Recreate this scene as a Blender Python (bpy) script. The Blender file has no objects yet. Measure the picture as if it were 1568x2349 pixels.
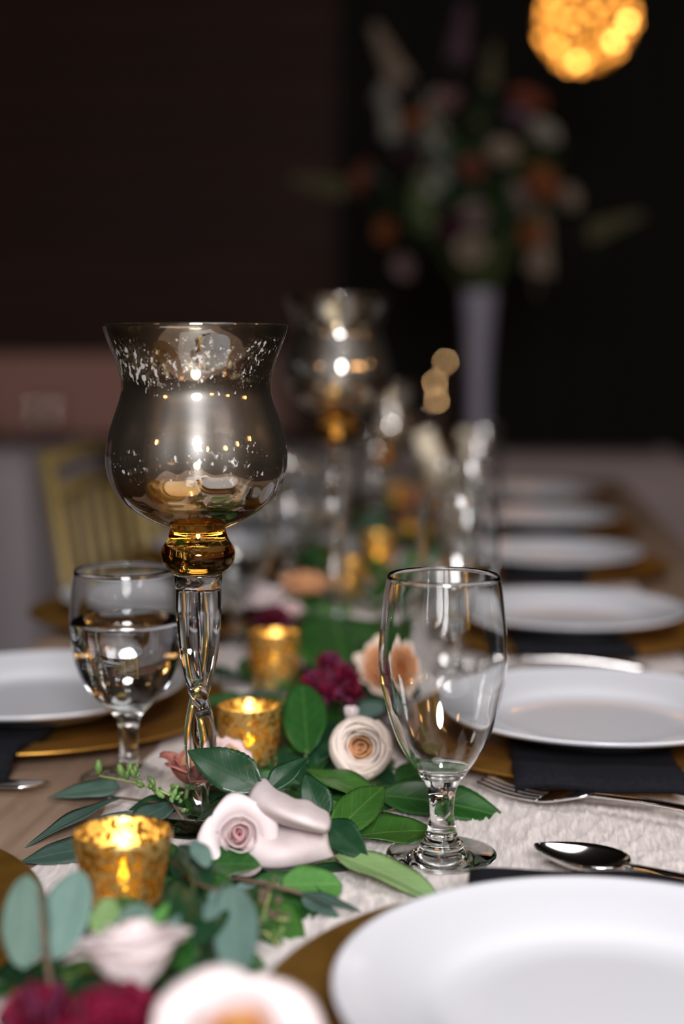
import bpy, bmesh, math, random
import numpy as np
from mathutils import Vector, Matrix, Euler

random.seed(7)
np.random.seed(7)
R = math.radians
S = bpy.context.scene
COL = S.collection

# ------------------------------------------------------------------ camera, world, lights, exposure
TABLE_Z = 0.76
CAM_H = 0.305                       # lens height above the table top
IMG_W, IMG_H = 1568.0, 2349.0
LENS = 50.0
F = LENS / 36.0 * IMG_H
PITCH = math.atan(360.0 / F)
YAW = math.atan(346.0 / F)
cam_d = bpy.data.cameras.new('camera')
cam = bpy.data.objects.new('camera', cam_d)
COL.objects.link(cam)
cam.location = (0, 0, TABLE_Z + CAM_H)
cam.rotation_euler = (math.pi / 2 - PITCH, 0, YAW)
cam_d.sensor_fit = 'VERTICAL'
cam_d.sensor_height = 36.0
cam_d.lens = LENS
cam_d.clip_start = 0.05
cam_d.clip_end = 60
cam_d.dof.use_dof = True
cam_d.dof.focus_distance = 0.885
cam_d.dof.aperture_fstop = 2.3
S.camera = cam
CAM_M = cam.rotation_euler.to_matrix()

world = bpy.data.worlds.new('world')
S.world = world
world.use_nodes = True
world.node_tree.nodes['Background'].inputs[0].default_value = (0.52, 0.48, 0.46, 1)
world.node_tree.nodes['Background'].inputs[1].default_value = 0.06

def area_light(name, loc, target, size, power, color):
    l = bpy.data.lights.new(name, 'AREA')
    l.shape = 'DISK'
    l.size = size
    l.energy = power
    l.color = color
    o = bpy.data.objects.new(name, l)
    COL.objects.link(o)
    o.location = loc
    o.rotation_euler = (Vector(target) - Vector(loc)).to_track_quat('-Z', 'Y').to_euler()
    return o

def point_light(name, loc, power, color, radius):
    l = bpy.data.lights.new(name, 'POINT')
    l.energy = power
    l.color = color
    l.shadow_soft_size = radius
    o = bpy.data.objects.new(name, l)
    COL.objects.link(o)
    o.location = loc
    return o

area_light('photographer_softbox', (0.28, -1.18, 1.82), (-0.05, 1.1, 0.8), 0.70, 64, (1.0, 0.975, 0.98))
area_light('ceiling_bounce_light', (0.50, 0.25, 2.95), (0.10, 0.75, 0.76), 1.5, 25, (1.0, 0.96, 0.94))  # added soft fill overhead, stands in for flash bounced off the ceiling
for i, (x, y, z) in enumerate(((1.7, -1.6, 1.75), (2.3, -0.6, 1.9), (-1.6, -1.2, 1.9), (3.0, 1.2, 2.0))):
    point_light('room_lamp_light', (x, y, z), 10.0, (1.0, 0.5, 0.17), 0.15)

S.view_settings.view_transform = 'Standard'
S.view_settings.look = 'None'
S.view_settings.exposure = 0.0
S.view_settings.gamma = 1.0
S.view_settings.use_curve_mapping = False
S.cycles.max_bounces = 16
S.cycles.transmission_bounces = 16
S.cycles.transparent_max_bounces = 24
S.cycles.glossy_bounces = 8
S.cycles.sample_clamp_indirect = 100.0

# ------------------------------------------------------------------ placing by where a thing stands on the table
def ray(x, y):
    v = Vector(((x - IMG_W / 2) / F, -(y - IMG_H / 2) / F, -1.0))
    return CAM_M @ v

def W(x, y, z=0.0):
    """The point at height z above the table top that is seen at photo pixel (x, y)."""
    d = ray(x, y)
    t = (z - CAM_H) / d.z
    return Vector((d.x * t, d.y * t, TABLE_Z + z))

def WD(x, y, dist):
    """The point seen at photo pixel (x, y) at the distance dist along the table."""
    d = ray(x, y)
    t = dist / d.y
    return Vector((d.x * t, d.y * t, TABLE_Z + CAM_H + d.z * t))

# ------------------------------------------------------------------ materials
def newmat(name):
    m = bpy.data.materials.new(name)
    m.use_nodes = True
    nt = m.node_tree
    for n in list(nt.nodes):
        nt.nodes.remove(n)
    out = nt.nodes.new('ShaderNodeOutputMaterial')
    return m, nt, out

def N(nt, typ, **kw):
    n = nt.nodes.new(typ)
    for k, v in kw.items():
        if k.startswith('i_'):
            n.inputs[k[2:].replace('_', ' ')].default_value = v
        else:
            setattr(n, k, v)
    return n

def pbsdf(name, color, rough=0.5, metal=0.0, noise=0.0, nscale=20.0, bump=0.0, bscale=60.0, coat=0.0, sheen=0.0,
          spec=0.5, stretch=(1, 1, 1), transl=0.0, color2=None):
    m, nt, out = newmat(name)
    p = N(nt, 'ShaderNodeBsdfPrincipled')
    p.inputs['Base Color'].default_value = (*color, 1)
    p.inputs['Roughness'].default_value = rough
    p.inputs['Metallic'].default_value = metal
    p.inputs['Coat Weight'].default_value = coat
    p.inputs['Coat Roughness'].default_value = 0.08
    p.inputs['Sheen Weight'].default_value = sheen
    p.inputs['Specular IOR Level'].default_value = spec
    tc = N(nt, 'ShaderNodeTexCoord')
    mp = N(nt, 'ShaderNodeMapping')
    mp.inputs['Scale'].default_value = stretch
    nt.links.new(tc.outputs['Object'], mp.inputs['Vector'])
    if noise > 0:
        nz = N(nt, 'ShaderNodeTexNoise')
        nz.inputs['Scale'].default_value = nscale
        nz.inputs['Detail'].default_value = 4
        nt.links.new(mp.outputs[0], nz.inputs['Vector'])
        mx = N(nt, 'ShaderNodeMix', data_type='RGBA')
        c2 = color2 if color2 else tuple(c * (1 - noise) for c in color)
        mx.inputs[6].default_value = (*color, 1)
        mx.inputs[7].default_value = (*c2, 1)
        rmp = N(nt, 'ShaderNodeMapRange')
        rmp.inputs[1].default_value = 0.35
        rmp.inputs[2].default_value = 0.65
        nt.links.new(nz.outputs[0], rmp.inputs[0])
        nt.links.new(rmp.outputs[0], mx.inputs[0])
        nt.links.new(mx.outputs[2], p.inputs['Base Color'])
    if bump > 0:
        nb = N(nt, 'ShaderNodeTexNoise')
        nb.inputs['Scale'].default_value = bscale
        nb.inputs['Detail'].default_value = 5
        nt.links.new(mp.outputs[0], nb.inputs['Vector'])
        b = N(nt, 'ShaderNodeBump')
        b.inputs['Strength'].default_value = bump
        b.inputs['Distance'].default_value = 0.002
        nt.links.new(nb.outputs[0], b.inputs['Height'])
        nt.links.new(b.outputs[0], p.inputs['Normal'])
    if transl > 0:
        t = N(nt, 'ShaderNodeBsdfTranslucent')
        t.inputs[0].default_value = (*color, 1)
        ms = N(nt, 'ShaderNodeMixShader')
        ms.inputs[0].default_value = transl
        nt.links.new(p.outputs[0], ms.inputs[1])
        nt.links.new(t.outputs[0], ms.inputs[2])
        nt.links.new(ms.outputs[0], out.inputs[0])
    else:
        nt.links.new(p.outputs[0], out.inputs[0])
    return m

def glassmat(name, color=(1, 1, 1), ior=1.5, rough=0.0):
    m, nt, out = newmat(name)
    g = N(nt, 'ShaderNodeBsdfGlass')
    g.inputs['Color'].default_value = (*color, 1)
    g.inputs['IOR'].default_value = ior
    g.inputs['Roughness'].default_value = rough
    nt.links.new(g.outputs[0], out.inputs[0])
    return m

def emitmat(name, color, strength):
    m, nt, out = newmat(name)
    e = N(nt, 'ShaderNodeEmission')
    e.inputs[0].default_value = (*color, 1)
    e.inputs[1].default_value = strength
    nt.links.new(e.outputs[0], out.inputs[0])
    return m

def mathn(nt, op, a, b=None, c=None, clamp=False):
    n = nt.nodes.new('ShaderNodeMath')
    n.operation = op
    n.use_clamp = clamp
    for i, v in enumerate((a, b, c)):
        if v is None:
            continue
        if isinstance(v, (int, float)):
            n.inputs[i].default_value = v
        else:
            nt.links.new(v, n.inputs[i])
    return n.outputs[0]

def maprange(nt, v, a, b, c=0.0, d=1.0, smooth=True):
    n = nt.nodes.new('ShaderNodeMapRange')
    if smooth:
        n.interpolation_type = 'SMOOTHSTEP'
    n.inputs[1].default_value = a
    n.inputs[2].default_value = b
    n.inputs[3].default_value = c
    n.inputs[4].default_value = d
    nt.links.new(v, n.inputs[0])
    return n.outputs[0]

def leafmat(name, color, vein, rough=0.4, coat=0.0, transl=0.15, veins=9.0, vein_amt=0.55, mottle=0.35, back=None):
    """Leaf colour with a pale midrib and side veins in the leaf's own coordinates (x across, y along)."""
    m, nt, out = newmat(name)
    tc = N(nt, 'ShaderNodeTexCoord')
    sx = N(nt, 'ShaderNodeSeparateXYZ')
    nt.links.new(tc.outputs['Object'], sx.inputs[0])
    ax = mathn(nt, 'ABSOLUTE', sx.outputs[0])
    mid = maprange(nt, ax, 0.008, 0.03, 1.0, 0.0)
    ph = mathn(nt, 'MULTIPLY', mathn(nt, 'SUBTRACT', sx.outputs[1], mathn(nt, 'MULTIPLY', ax, 0.55)), veins * 2 * math.pi)
    sv = maprange(nt, mathn(nt, 'SINE', ph), 0.93, 1.0, 0.0, 0.5)
    vfac = mathn(nt, 'MULTIPLY', mathn(nt, 'MAXIMUM', mid, sv), vein_amt)
    nz = N(nt, 'ShaderNodeTexNoise')
    nz.inputs['Scale'].default_value = 5.0
    nz.inputs['Detail'].default_value = 5
    nt.links.new(tc.outputs['Object'], nz.inputs['Vector'])
    mx = N(nt, 'ShaderNodeMix', data_type='RGBA')
    mx.inputs[6].default_value = (*[c * (1 - mottle) for c in color], 1)
    mx.inputs[7].default_value = (*[c * (1 + mottle) for c in color], 1)
    nt.links.new(nz.outputs[0], mx.inputs[0])
    mv = N(nt, 'ShaderNodeMix', data_type='RGBA')
    nt.links.new(vfac, mv.inputs[0])
    nt.links.new(mx.outputs[2], mv.inputs[6])
    mv.inputs[7].default_value = (*vein, 1)
    p = N(nt, 'ShaderNodeBsdfPrincipled')
    p.inputs['Roughness'].default_value = rough
    p.inputs['Coat Weight'].default_value = coat
    p.inputs['Coat Roughness'].default_value = 0.22
    nt.links.new(mv.outputs[2], p.inputs['Base Color'])
    b = N(nt, 'ShaderNodeBump')
    b.inputs['Strength'].default_value = 0.35
    b.inputs['Distance'].default_value = 0.0012
    hh = mathn(nt, 'ADD', mathn(nt, 'MULTIPLY', nz.outputs[0], 0.6), mathn(nt, 'MULTIPLY', vfac, -0.8))
    nt.links.new(hh, b.inputs['Height'])
    nt.links.new(b.outputs[0], p.inputs['Normal'])
    t = N(nt, 'ShaderNodeBsdfTranslucent')
    nt.links.new(mv.outputs[2], t.inputs[0])
    ms = N(nt, 'ShaderNodeMixShader')
    ms.inputs[0].default_value = transl
    nt.links.new(p.outputs[0], ms.inputs[1])
    nt.links.new(t.outputs[0], ms.inputs[2])
    nt.links.new(ms.outputs[0], out.inputs[0])
    return m

def silvered_glass(name):
    """Mercury glass of the big bowls: part mirror, part smoky glass, flaked silver in a band under the rim, amber low down.
    Object z runs 0 (bottom of the bowl) to 1 (rim) through the Generated coordinate."""
    m, nt, out = newmat(name)
    tc = N(nt, 'ShaderNodeTexCoord')
    sx = N(nt, 'ShaderNodeSeparateXYZ')
    nt.links.new(tc.outputs['Generated'], sx.inputs[0])
    h = sx.outputs[2]
    nz = N(nt, 'ShaderNodeTexNoise')
    nz.inputs['Scale'].default_value = 55
    nz.inputs['Detail'].default_value = 6
    nt.links.new(tc.outputs['Object'], nz.inputs['Vector'])
    # streaky silver coat
    mp = N(nt, 'ShaderNodeMapping')
    mp.inputs['Scale'].default_value = (30, 30, 140)
    nt.links.new(tc.outputs['Object'], mp.inputs[0])
    nz2 = N(nt, 'ShaderNodeTexNoise')
    nz2.inputs['Scale'].default_value = 1.0
    nz2.inputs['Detail'].default_value = 4
    nt.links.new(mp.outputs[0], nz2.inputs['Vector'])
    body = mathn(nt, 'MULTIPLY', maprange(nt, h, 0.10, 0.34, 0.10, 0.30), maprange(nt, h, 0.55, 0.9, 1.0, 0.45))
    fac = mathn(nt, 'MULTIPLY', body, maprange(nt, nz2.outputs[0], 0.3, 0.7, 0.75, 1.2))
    # transparent tint: amber low, smoky olive brown above
    ramp = N(nt, 'ShaderNodeValToRGB')
    nt.links.new(h, ramp.inputs[0])
    els = ramp.color_ramp.elements
    els[0].position = 0.0
    els[0].color = (0.90, 0.62, 0.26, 1)
    els[1].position = 1.0
    els[1].color = (0.90, 0.86, 0.76, 1)
    e = els.new(0.16); e.color = (0.93, 0.72, 0.40, 1)
    e = els.new(0.32); e.color = (0.90, 0.87, 0.80, 1)
    e = els.new(0.62); e.color = (0.80, 0.79, 0.76, 1)
    e = els.new(0.80); e.color = (0.86, 0.81, 0.69, 1)
    tr = N(nt, 'ShaderNodeBsdfTransparent')
    nt.links.new(ramp.outputs[0], tr.inputs[0])
    gl = N(nt, 'ShaderNodeBsdfGlossy')
    gl.inputs['Color'].default_value = (0.87, 0.86, 0.84, 1)
    gl.inputs['Roughness'].default_value = 0.03
    fr = N(nt, 'ShaderNodeFresnel')
    fr.inputs[0].default_value = 1.45
    bump = N(nt, 'ShaderNodeBump')
    bump.inputs['Strength'].default_value = 0.05
    bump.inputs['Distance'].default_value = 0.002
    nt.links.new(nz.outputs[0], bump.inputs['Height'])
    fac2 = mathn(nt, 'MINIMUM', mathn(nt, 'ADD', fac, mathn(nt, 'MULTIPLY', fr.outputs[0], 0.9)), 0.92)
    ms = N(nt, 'ShaderNodeMixShader')
    nt.links.new(fac2, ms.inputs[0])
    nt.links.new(tr.outputs[0], ms.inputs[1])
    nt.links.new(gl.outputs[0], ms.inputs[2])
    # a wider haze around the highlights on the belly
    gz = N(nt, 'ShaderNodeBsdfGlossy')
    gz.inputs['Color'].default_value = (0.8, 0.79, 0.77, 1)
    gz.inputs['Roughness'].default_value = 0.42
    mh = N(nt, 'ShaderNodeMixShader')
    nt.links.new(mathn(nt, 'MULTIPLY', mathn(nt, 'MULTIPLY', maprange(nt, h, 0.15, 0.4), maprange(nt, h, 0.62, 0.75, 1.0, 0.15)), 0.12), mh.inputs[0])
    nt.links.new(ms.outputs[0], mh.inputs[1])
    nt.links.new(gz.outputs[0], mh.inputs[2])
    # flakes of thick silver under the rim
    mpf = N(nt, 'ShaderNodeMapping')
    mpf.inputs['Scale'].default_value = (1.15, 1.15, 0.8)
    nt.links.new(tc.outputs['Object'], mpf.inputs[0])
    vz = N(nt, 'ShaderNodeTexNoise')
    vz.inputs['Scale'].default_value = 290
    vz.inputs['Detail'].default_value = 3.5
    nt.links.new(mpf.outputs[0], vz.inputs['Vector'])
    vz2 = N(nt, 'ShaderNodeTexNoise')
    vz2.inputs['Scale'].default_value = 700
    vz2.inputs['Detail'].default_value = 1
    nt.links.new(mpf.outputs[0], vz2.inputs['Vector'])
    clump = N(nt, 'ShaderNodeTexNoise')
    clump.inputs['Scale'].default_value = 32
    nt.links.new(tc.outputs['Object'], clump.inputs['Vector'])
    band = mathn(nt, 'MULTIPLY', maprange(nt, h, 0.64, 0.76), maprange(nt, h, 0.80, 0.95, 1.0, 0.05))
    band2 = mathn(nt, 'MULTIPLY', maprange(nt, h, 0.22, 0.34), maprange(nt, h, 0.36, 0.48, 1.0, 0.0))
    bsum = mathn(nt, 'ADD', band, mathn(nt, 'MULTIPLY', band2, 0.55))
    thr = mathn(nt, 'ADD', mathn(nt, 'MULTIPLY', bsum, 0.085), mathn(nt, 'MULTIPLY', mathn(nt, 'SUBTRACT', clump.outputs[0], 0.5), 0.50))
    fl1 = mathn(nt, 'GREATER_THAN', mathn(nt, 'ADD', vz.outputs[0], thr), 0.735)
    fl2 = mathn(nt, 'GREATER_THAN', mathn(nt, 'ADD', vz2.outputs[0], mathn(nt, 'MULTIPLY', bsum, 0.06)), 0.80)
    flk = mathn(nt, 'MAXIMUM', fl1, fl2)
    flk = mathn(nt, 'MULTIPLY', flk, mathn(nt, 'GREATER_THAN', bsum, 0.08))
    fb = N(nt, 'ShaderNodeBsdfPrincipled')
    fb.inputs['Base Color'].default_value = (0.72, 0.71, 0.72, 1)
    fb.inputs['Metallic'].default_value = 0.45
    fb.inputs['Roughness'].default_value = 0.42
    mf = N(nt, 'ShaderNodeMixShader')
    nt.links.new(flk, mf.inputs[0])
    nt.links.new(mh.outputs[0], mf.inputs[1])
    nt.links.new(fb.outputs[0], mf.inputs[2])
    nt.links.new(mf.outputs[0], out.inputs[0])
    return m

def votive_glass(name):
    """Gold mercury glass of the votive cups: gold leaf flakes over amber glass."""
    m, nt, out = newmat(name)
    tc = N(nt, 'ShaderNodeTexCoord')
    nz = N(nt, 'ShaderNodeTexNoise')
    nz.inputs['Scale'].default_value = 210
    nz.inputs['Detail'].default_value = 3
    nt.links.new(tc.outputs['Object'], nz.inputs['Vector'])
    nz2 = N(nt, 'ShaderNodeTexNoise')
    nz2.inputs['Scale'].default_value = 420
    nt.links.new(tc.outputs['Object'], nz2.inputs['Vector'])
    s = mathn(nt, 'ADD', mathn(nt, 'MULTIPLY', nz.outputs[0], 0.75), mathn(nt, 'MULTIPLY', nz2.outputs[0], 0.25))
    leafm = maprange(nt, s, 0.47, 0.53, 0.05, 0.95)
    tr = N(nt, 'ShaderNodeBsdfTransparent')
    tr.inputs[0].default_value = (0.38, 0.32, 0.10, 1)
    tl = N(nt, 'ShaderNodeBsdfTranslucent')
    tl.inputs[0].default_value = (0.55, 0.38, 0.10, 1)
    m1 = N(nt, 'ShaderNodeMixShader')
    m1.inputs[0].default_value = 0.25
    nt.links.new(tr.outputs[0], m1.inputs[1])
    nt.links.new(tl.outputs[0], m1.inputs[2])
    gd = N(nt, 'ShaderNodeBsdfPrincipled')
    gd.inputs['Base Color'].default_value = (0.66, 0.50, 0.17, 1)
    gd.inputs['Metallic'].default_value = 0.75
    gd.inputs['Roughness'].default_value = 0.38
    tl2 = N(nt, 'ShaderNodeBsdfTranslucent')
    tl2.inputs[0].default_value = (0.8, 0.42, 0.08, 1)
    g2 = N(nt, 'ShaderNodeMixShader')
    g2.inputs[0].default_value = 0.10
    nt.links.new(gd.outputs[0], g2.inputs[1])
    nt.links.new(tl2.outputs[0], g2.inputs[2])
    ms = N(nt, 'ShaderNodeMixShader')
    nt.links.new(leafm, ms.inputs[0])
    nt.links.new(m1.outputs[0], ms.inputs[1])
    nt.links.new(g2.outputs[0], ms.inputs[2])
    gl = N(nt, 'ShaderNodeBsdfGlossy')
    gl.inputs['Color'].default_value = (1, 0.93, 0.8, 1)
    gl.inputs['Roughness'].default_value = 0.06
    fr = N(nt, 'ShaderNodeFresnel')
    fr.inputs[0].default_value = 1.5
    mg = N(nt, 'ShaderNodeMixShader')
    nt.links.new(fr.outputs[0], mg.inputs[0])
    nt.links.new(ms.outputs[0], mg.inputs[1])
    nt.links.new(gl.outputs[0], mg.inputs[2])
    nt.links.new(mg.outputs[0], out.inputs[0])
    return m

def woodmat(name, c1, c2, axis=1, rough=0.5, scale=9.0):
    m, nt, out = newmat(name)
    tc = N(nt, 'ShaderNodeTexCoord')
    mp = N(nt, 'ShaderNodeMapping')
    sc = [scale * 6] * 3
    sc[axis] = scale * 0.5
    mp.inputs['Scale'].default_value = sc
    nt.links.new(tc.outputs['Object'], mp.inputs[0])
    nz = N(nt, 'ShaderNodeTexNoise')
    nz.inputs['Scale'].default_value = 1
    nz.inputs['Detail'].default_value = 6
    nz.inputs['Distortion'].default_value = 0.6
    nt.links.new(mp.outputs[0], nz.inputs['Vector'])
    oi = N(nt, 'ShaderNodeObjectInfo')
    cr = N(nt, 'ShaderNodeMix', data_type='RGBA')
    cr.inputs[6].default_value = (*c1, 1)
    cr.inputs[7].default_value = (*c2, 1)
    nt.links.new(maprange(nt, nz.outputs[0], 0.3, 0.7), cr.inputs[0])
    hs = N(nt, 'ShaderNodeHueSaturation')
    nt.links.new(cr.outputs[2], hs.inputs['Color'])
    nt.links.new(maprange(nt, oi.outputs['Random'], 0, 1, 0.82, 1.15, False), hs.inputs['Value'])
    p = N(nt, 'ShaderNodeBsdfPrincipled')
    p.inputs['Roughness'].default_value = rough
    nt.links.new(hs.outputs[0], p.inputs['Base Color'])
    b = N(nt, 'ShaderNodeBump')
    b.inputs['Strength'].default_value = 0.3
    b.inputs['Distance'].default_value = 0.001
    nt.links.new(nz.outputs[0], b.inputs['Height'])
    nt.links.new(b.outputs[0], p.inputs['Normal'])
    nt.links.new(p.outputs[0], out.inputs[0])
    return m

def clothmat(name, color, rough=0.6, sheen=0.3, crinkle=0.0):
    m, nt, out = newmat(name)
    tc = N(nt, 'ShaderNodeTexCoord')
    p = N(nt, 'ShaderNodeBsdfPrincipled')
    p.inputs['Base Color'].default_value = (*color, 1)
    p.inputs['Roughness'].default_value = rough
    p.inputs['Sheen Weight'].default_value = sheen
    mp = N(nt, 'ShaderNodeMapping')
    mp.inputs['Scale'].default_value = (260, 45, 100)
    mp.inputs['Rotation'].default_value = (0, 0, 0.12)
    nt.links.new(tc.outputs['Object'], mp.inputs[0])
    nz = N(nt, 'ShaderNodeTexNoise')
    nz.inputs['Scale'].default_value = 1
    nz.inputs['Detail'].default_value = 3
    nt.links.new(mp.outputs[0], nz.inputs['Vector'])
    b = N(nt, 'ShaderNodeBump')
    b.inputs['Strength'].default_value = crinkle
    b.inputs['Distance'].default_value = 0.002
    nt.links.new(nz.outputs[0], b.inputs['Height'])
    nt.links.new(b.outputs[0], p.inputs['Normal'])
    mx = N(nt, 'ShaderNodeMix', data_type='RGBA')
    mx.inputs[6].default_value = (*[c * 0.80 for c in color], 1)
    mx.inputs[7].default_value = (*color, 1)
    nt.links.new(maprange(nt, nz.outputs[0], 0.35, 0.6), mx.inputs[0])
    nt.links.new(mx.outputs[2], p.inputs['Base Color'])
    nt.links.new(p.outputs[0], out.inputs[0])
    return m

M = {}
M['glass'] = glassmat('clear_glass', (0.985, 0.99, 0.988), 1.48)
M['stem_glass'] = glassmat('crystal_stem_glass', (0.98, 0.985, 0.985), 1.5)
M['amber'] = glassmat('amber_glass', (0.95, 0.72, 0.36), 1.45)
M['water'] = glassmat('water', (0.99, 0.995, 1.0), 1.33)
M['silver'] = silvered_glass('silvered_mercury_glass')
M['votive'] = votive_glass('gold_mercury_glass')
M['china'] = pbsdf('white_china', (0.70, 0.715, 0.775), 0.22, coat=0.6)
M['gold'] = pbsdf('gold_lacquer', (0.58, 0.30, 0.055), 0.36, metal=0.85, noise=0.35, nscale=30, bump=0.10, bscale=160, stretch=(1, 1, 1))
M['napkin'] = pbsdf('black_linen', (0.010, 0.0105, 0.015), 0.95, noise=0.3, nscale=300, bump=0.4, bscale=900, spec=0.15)
M['steel'] = pbsdf('polished_steel', (0.72, 0.71, 0.70), 0.12, metal=1.0)
M['runner'] = clothmat('crinkled_taffeta', (0.76, 0.69, 0.675), 0.42, 0.15, 0.6)
M['whitecloth'] = clothmat('white_linen', (0.50, 0.44, 0.47), 0.8, 0.1, 0.1)
M['crosscloth'] = clothmat('dusty_linen', (0.30, 0.235, 0.235), 0.8, 0.1, 0.1)
M['blushcloth'] = clothmat('blush_linen', (0.56, 0.29, 0.24), 0.85, 0.2, 0.1)
M['tablewood'] = woodmat('pale_brown_oak', (0.36, 0.255, 0.19), (0.25, 0.165, 0.115), 1, 0.42)
M['darkwood'] = woodmat('dark_stained_boards', (0.080, 0.034, 0.020), (0.048, 0.020, 0.012), 0, 0.7, 3.0)
M['floor'] = woodmat('dark_floor', (0.06, 0.04, 0.03), (0.035, 0.022, 0.016), 1, 0.45, 3.0)
M['blackcloth'] = pbsdf('black_drape', (0.016, 0.014, 0.011), 0.95)
M['plaster'] = pbsdf('dark_plaster', (0.03, 0.024, 0.02), 0.9, noise=0.3, nscale=3)
M['cabinet'] = pbsdf('dark_cabinet', (0.02, 0.013, 0.010), 0.6, noise=0.3, nscale=8)
M['chairgold'] = pbsdf('gold_painted_wood', (0.30, 0.215, 0.075), 0.4, metal=0.3, noise=0.2, nscale=40)
M['cushion'] = pbsdf('ivory_cushion', (0.42, 0.30, 0.27), 0.9)
M['wax'] = pbsdf('cream_wax', (0.90, 0.80, 0.62), 0.5, transl=0.15)
M['darkwax'] = pbsdf('brown_wax', (0.10, 0.05, 0.03), 0.6)  # ivory wax darkened; the dimness around the far flames is in the colour
M['wick'] = pbsdf('charred_wick', (0.02, 0.018, 0.015), 0.9)
M['flame'] = emitmat('flame', (1.0, 0.60, 0.27), 60)
M['tin'] = pbsdf('tealight_tin', (0.7, 0.68, 0.64), 0.3, metal=1.0)
M['rose_leaf'] = leafmat('rose_leaf', (0.011, 0.050, 0.020), (0.035, 0.115, 0.045), 0.36, 0.25, 0.10, 9, 0.18)
M['lemon_leaf'] = leafmat('lemon_leaf', (0.045, 0.145, 0.022), (0.17, 0.30, 0.08), 0.42, 0.2, 0.18, 6, 0.35)
M['lemon_back'] = leafmat('lemon_leaf_underside', (0.20, 0.33, 0.125), (0.36, 0.47, 0.24), 0.6, 0.0, 0.15, 6, 0.5, 0.12)
M['deep_leaf'] = leafmat('deep_green_leaf', (0.018, 0.085, 0.014), (0.06, 0.17, 0.04), 0.40, 0.25, 0.12, 6)
M['bright_leaf'] = leafmat('bright_green_leaf', (0.085, 0.26, 0.055), (0.25, 0.45, 0.16), 0.45, 0.15, 0.2, 6, 0.4, 0.2)
M['euca'] = leafmat('eucalyptus_leaf', (0.080, 0.150, 0.118), (0.16, 0.25, 0.20), 0.62, 0.0, 0.10, 8, 0.45, 0.25)
M['euca_dark'] = leafmat('eucalyptus_leaf_dark', (0.042, 0.085, 0.068), (0.11, 0.17, 0.13), 0.62, 0.0, 0.10, 8, 0.4, 0.25)
M['euca_pale'] = leafmat('eucalyptus_leaf_pale', (0.135, 0.235, 0.205), (0.24, 0.34, 0.30), 0.6, 0.0, 0.12, 8, 0.45, 0.15)
M['stem'] = pbsdf('green_stem', (0.12, 0.17, 0.05), 0.55, noise=0.3, nscale=60)
M['twig'] = pbsdf('brown_twig', (0.13, 0.085, 0.055), 0.7, noise=0.4, nscale=80)
M['palestem'] = pbsdf('pale_green_stem', (0.30, 0.33, 0.12), 0.55, noise=0.3, nscale=60)
M['bud'] = pbsdf('green_bud', (0.11, 0.20, 0.05), 0.5)
M['sepal'] = pbsdf('sepal_green', (0.14, 0.28, 0.08), 0.6)
def petalmat(name, c, t=0.22):
    return pbsdf(name, c, 0.62, noise=0.08, nscale=60, transl=t, sheen=0.0, bump=0.05, bscale=120, spec=0.25)
M['pink0'] = petalmat('petal_deep_pink', (0.86, 0.38, 0.44), 0.3)
M['pink1'] = petalmat('petal_pink', (0.88, 0.62, 0.64), 0.3)
M['pink2'] = petalmat('petal_pale_pink', (0.87, 0.67, 0.68))
M['pink3'] = petalmat('petal_blush', (0.90, 0.80, 0.81))
M['ivory'] = petalmat('petal_ivory', (0.90, 0.79, 0.72))
M['cream'] = petalmat('petal_cream', (0.85, 0.70, 0.60))
M['peach'] = petalmat('petal_peach', (0.84, 0.46, 0.24))
M['orange'] = petalmat('petal_orange', (0.72, 0.27, 0.10))
M['coral'] = petalmat('petal_dusty_coral', (0.52, 0.20, 0.16))
M['yellow'] = petalmat('petal_yellow', (0.78, 0.48, 0.10))
M['burg'] = petalmat('petal_burgundy', (0.085, 0.001, 0.014), 0.05)
M['crimson'] = petalmat('petal_crimson', (0.17, 0.001, 0.026), 0.06)
M['plum'] = petalmat('petal_plum', (0.13, 0.02, 0.06), 0.1)
M['mauve'] = petalmat('petal_mauve', (0.34, 0.20, 0.32))
M['white'] = petalmat('petal_white', (0.66, 0.64, 0.60))
M['amberbulb'] = emitmat('amber_bulb', (1.0, 0.36, 0.05), 2.6)
M['ambermid'] = emitmat('amber_bulb_mid', (1.0, 0.38, 0.06), 6.0)
M['amberhot'] = emitmat('amber_bulb_bright', (1.0, 0.42, 0.085), 22)
M['brass'] = pbsdf('brass_wire', (0.35, 0.2, 0.06), 0.4, metal=1.0)
M['blackmetal'] = pbsdf('black_metal', (0.01, 0.01, 0.01), 0.5)
M['whitevase'] = pbsdf('white_ceramic', (0.30, 0.28, 0.36), 0.4)
M['linen_trim'] = M['whitecloth']

# ------------------------------------------------------------------ mesh helpers
def mesh_obj(name, verts, faces, mat, parent=None, smooth=True):
    me = bpy.data.meshes.new(name)
    me.from_pydata([tuple(v) for v in verts], [], [tuple(f) for f in faces])
    me.update()
    if smooth:
        me.polygons.foreach_set('use_smooth', [True] * len(me.polygons))
    if mat is not None:
        me.materials.append(mat)
    o = bpy.data.objects.new(name, me)
    COL.objects.link(o)
    if parent is not None:
        o.parent = parent
    return o

def inst(name, me, parent=None, mat=None):
    o = bpy.data.objects.new(name, me)
    COL.objects.link(o)
    if parent is not None:
        o.parent = parent
    if mat is not None:
        o.material_slots[0].link = 'OBJECT'
        o.material_slots[0].material = mat
    return o

def tag(o, label, cat=None, group=None, kind=None):
    if label:
        o['label'] = label
    if cat:
        o['category'] = cat
    if group:
        o['group'] = group
    if kind:
        o['kind'] = kind
    return o

def empty(name, loc, label, cat, group=None, rz=0.0):
    o = bpy.data.objects.new(name, None)
    o.empty_display_size = 0.02
    COL.objects.link(o)
    o.location = loc
    o.rotation_euler = (0, 0, rz)
    return tag(o, label, cat, group)

def copy_tree(o, parent=None):
    c = o.copy()
    COL.objects.link(c)
    c.parent = parent
    for ch in list(o.children):
        copy_tree(ch, c)
    return c

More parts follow.
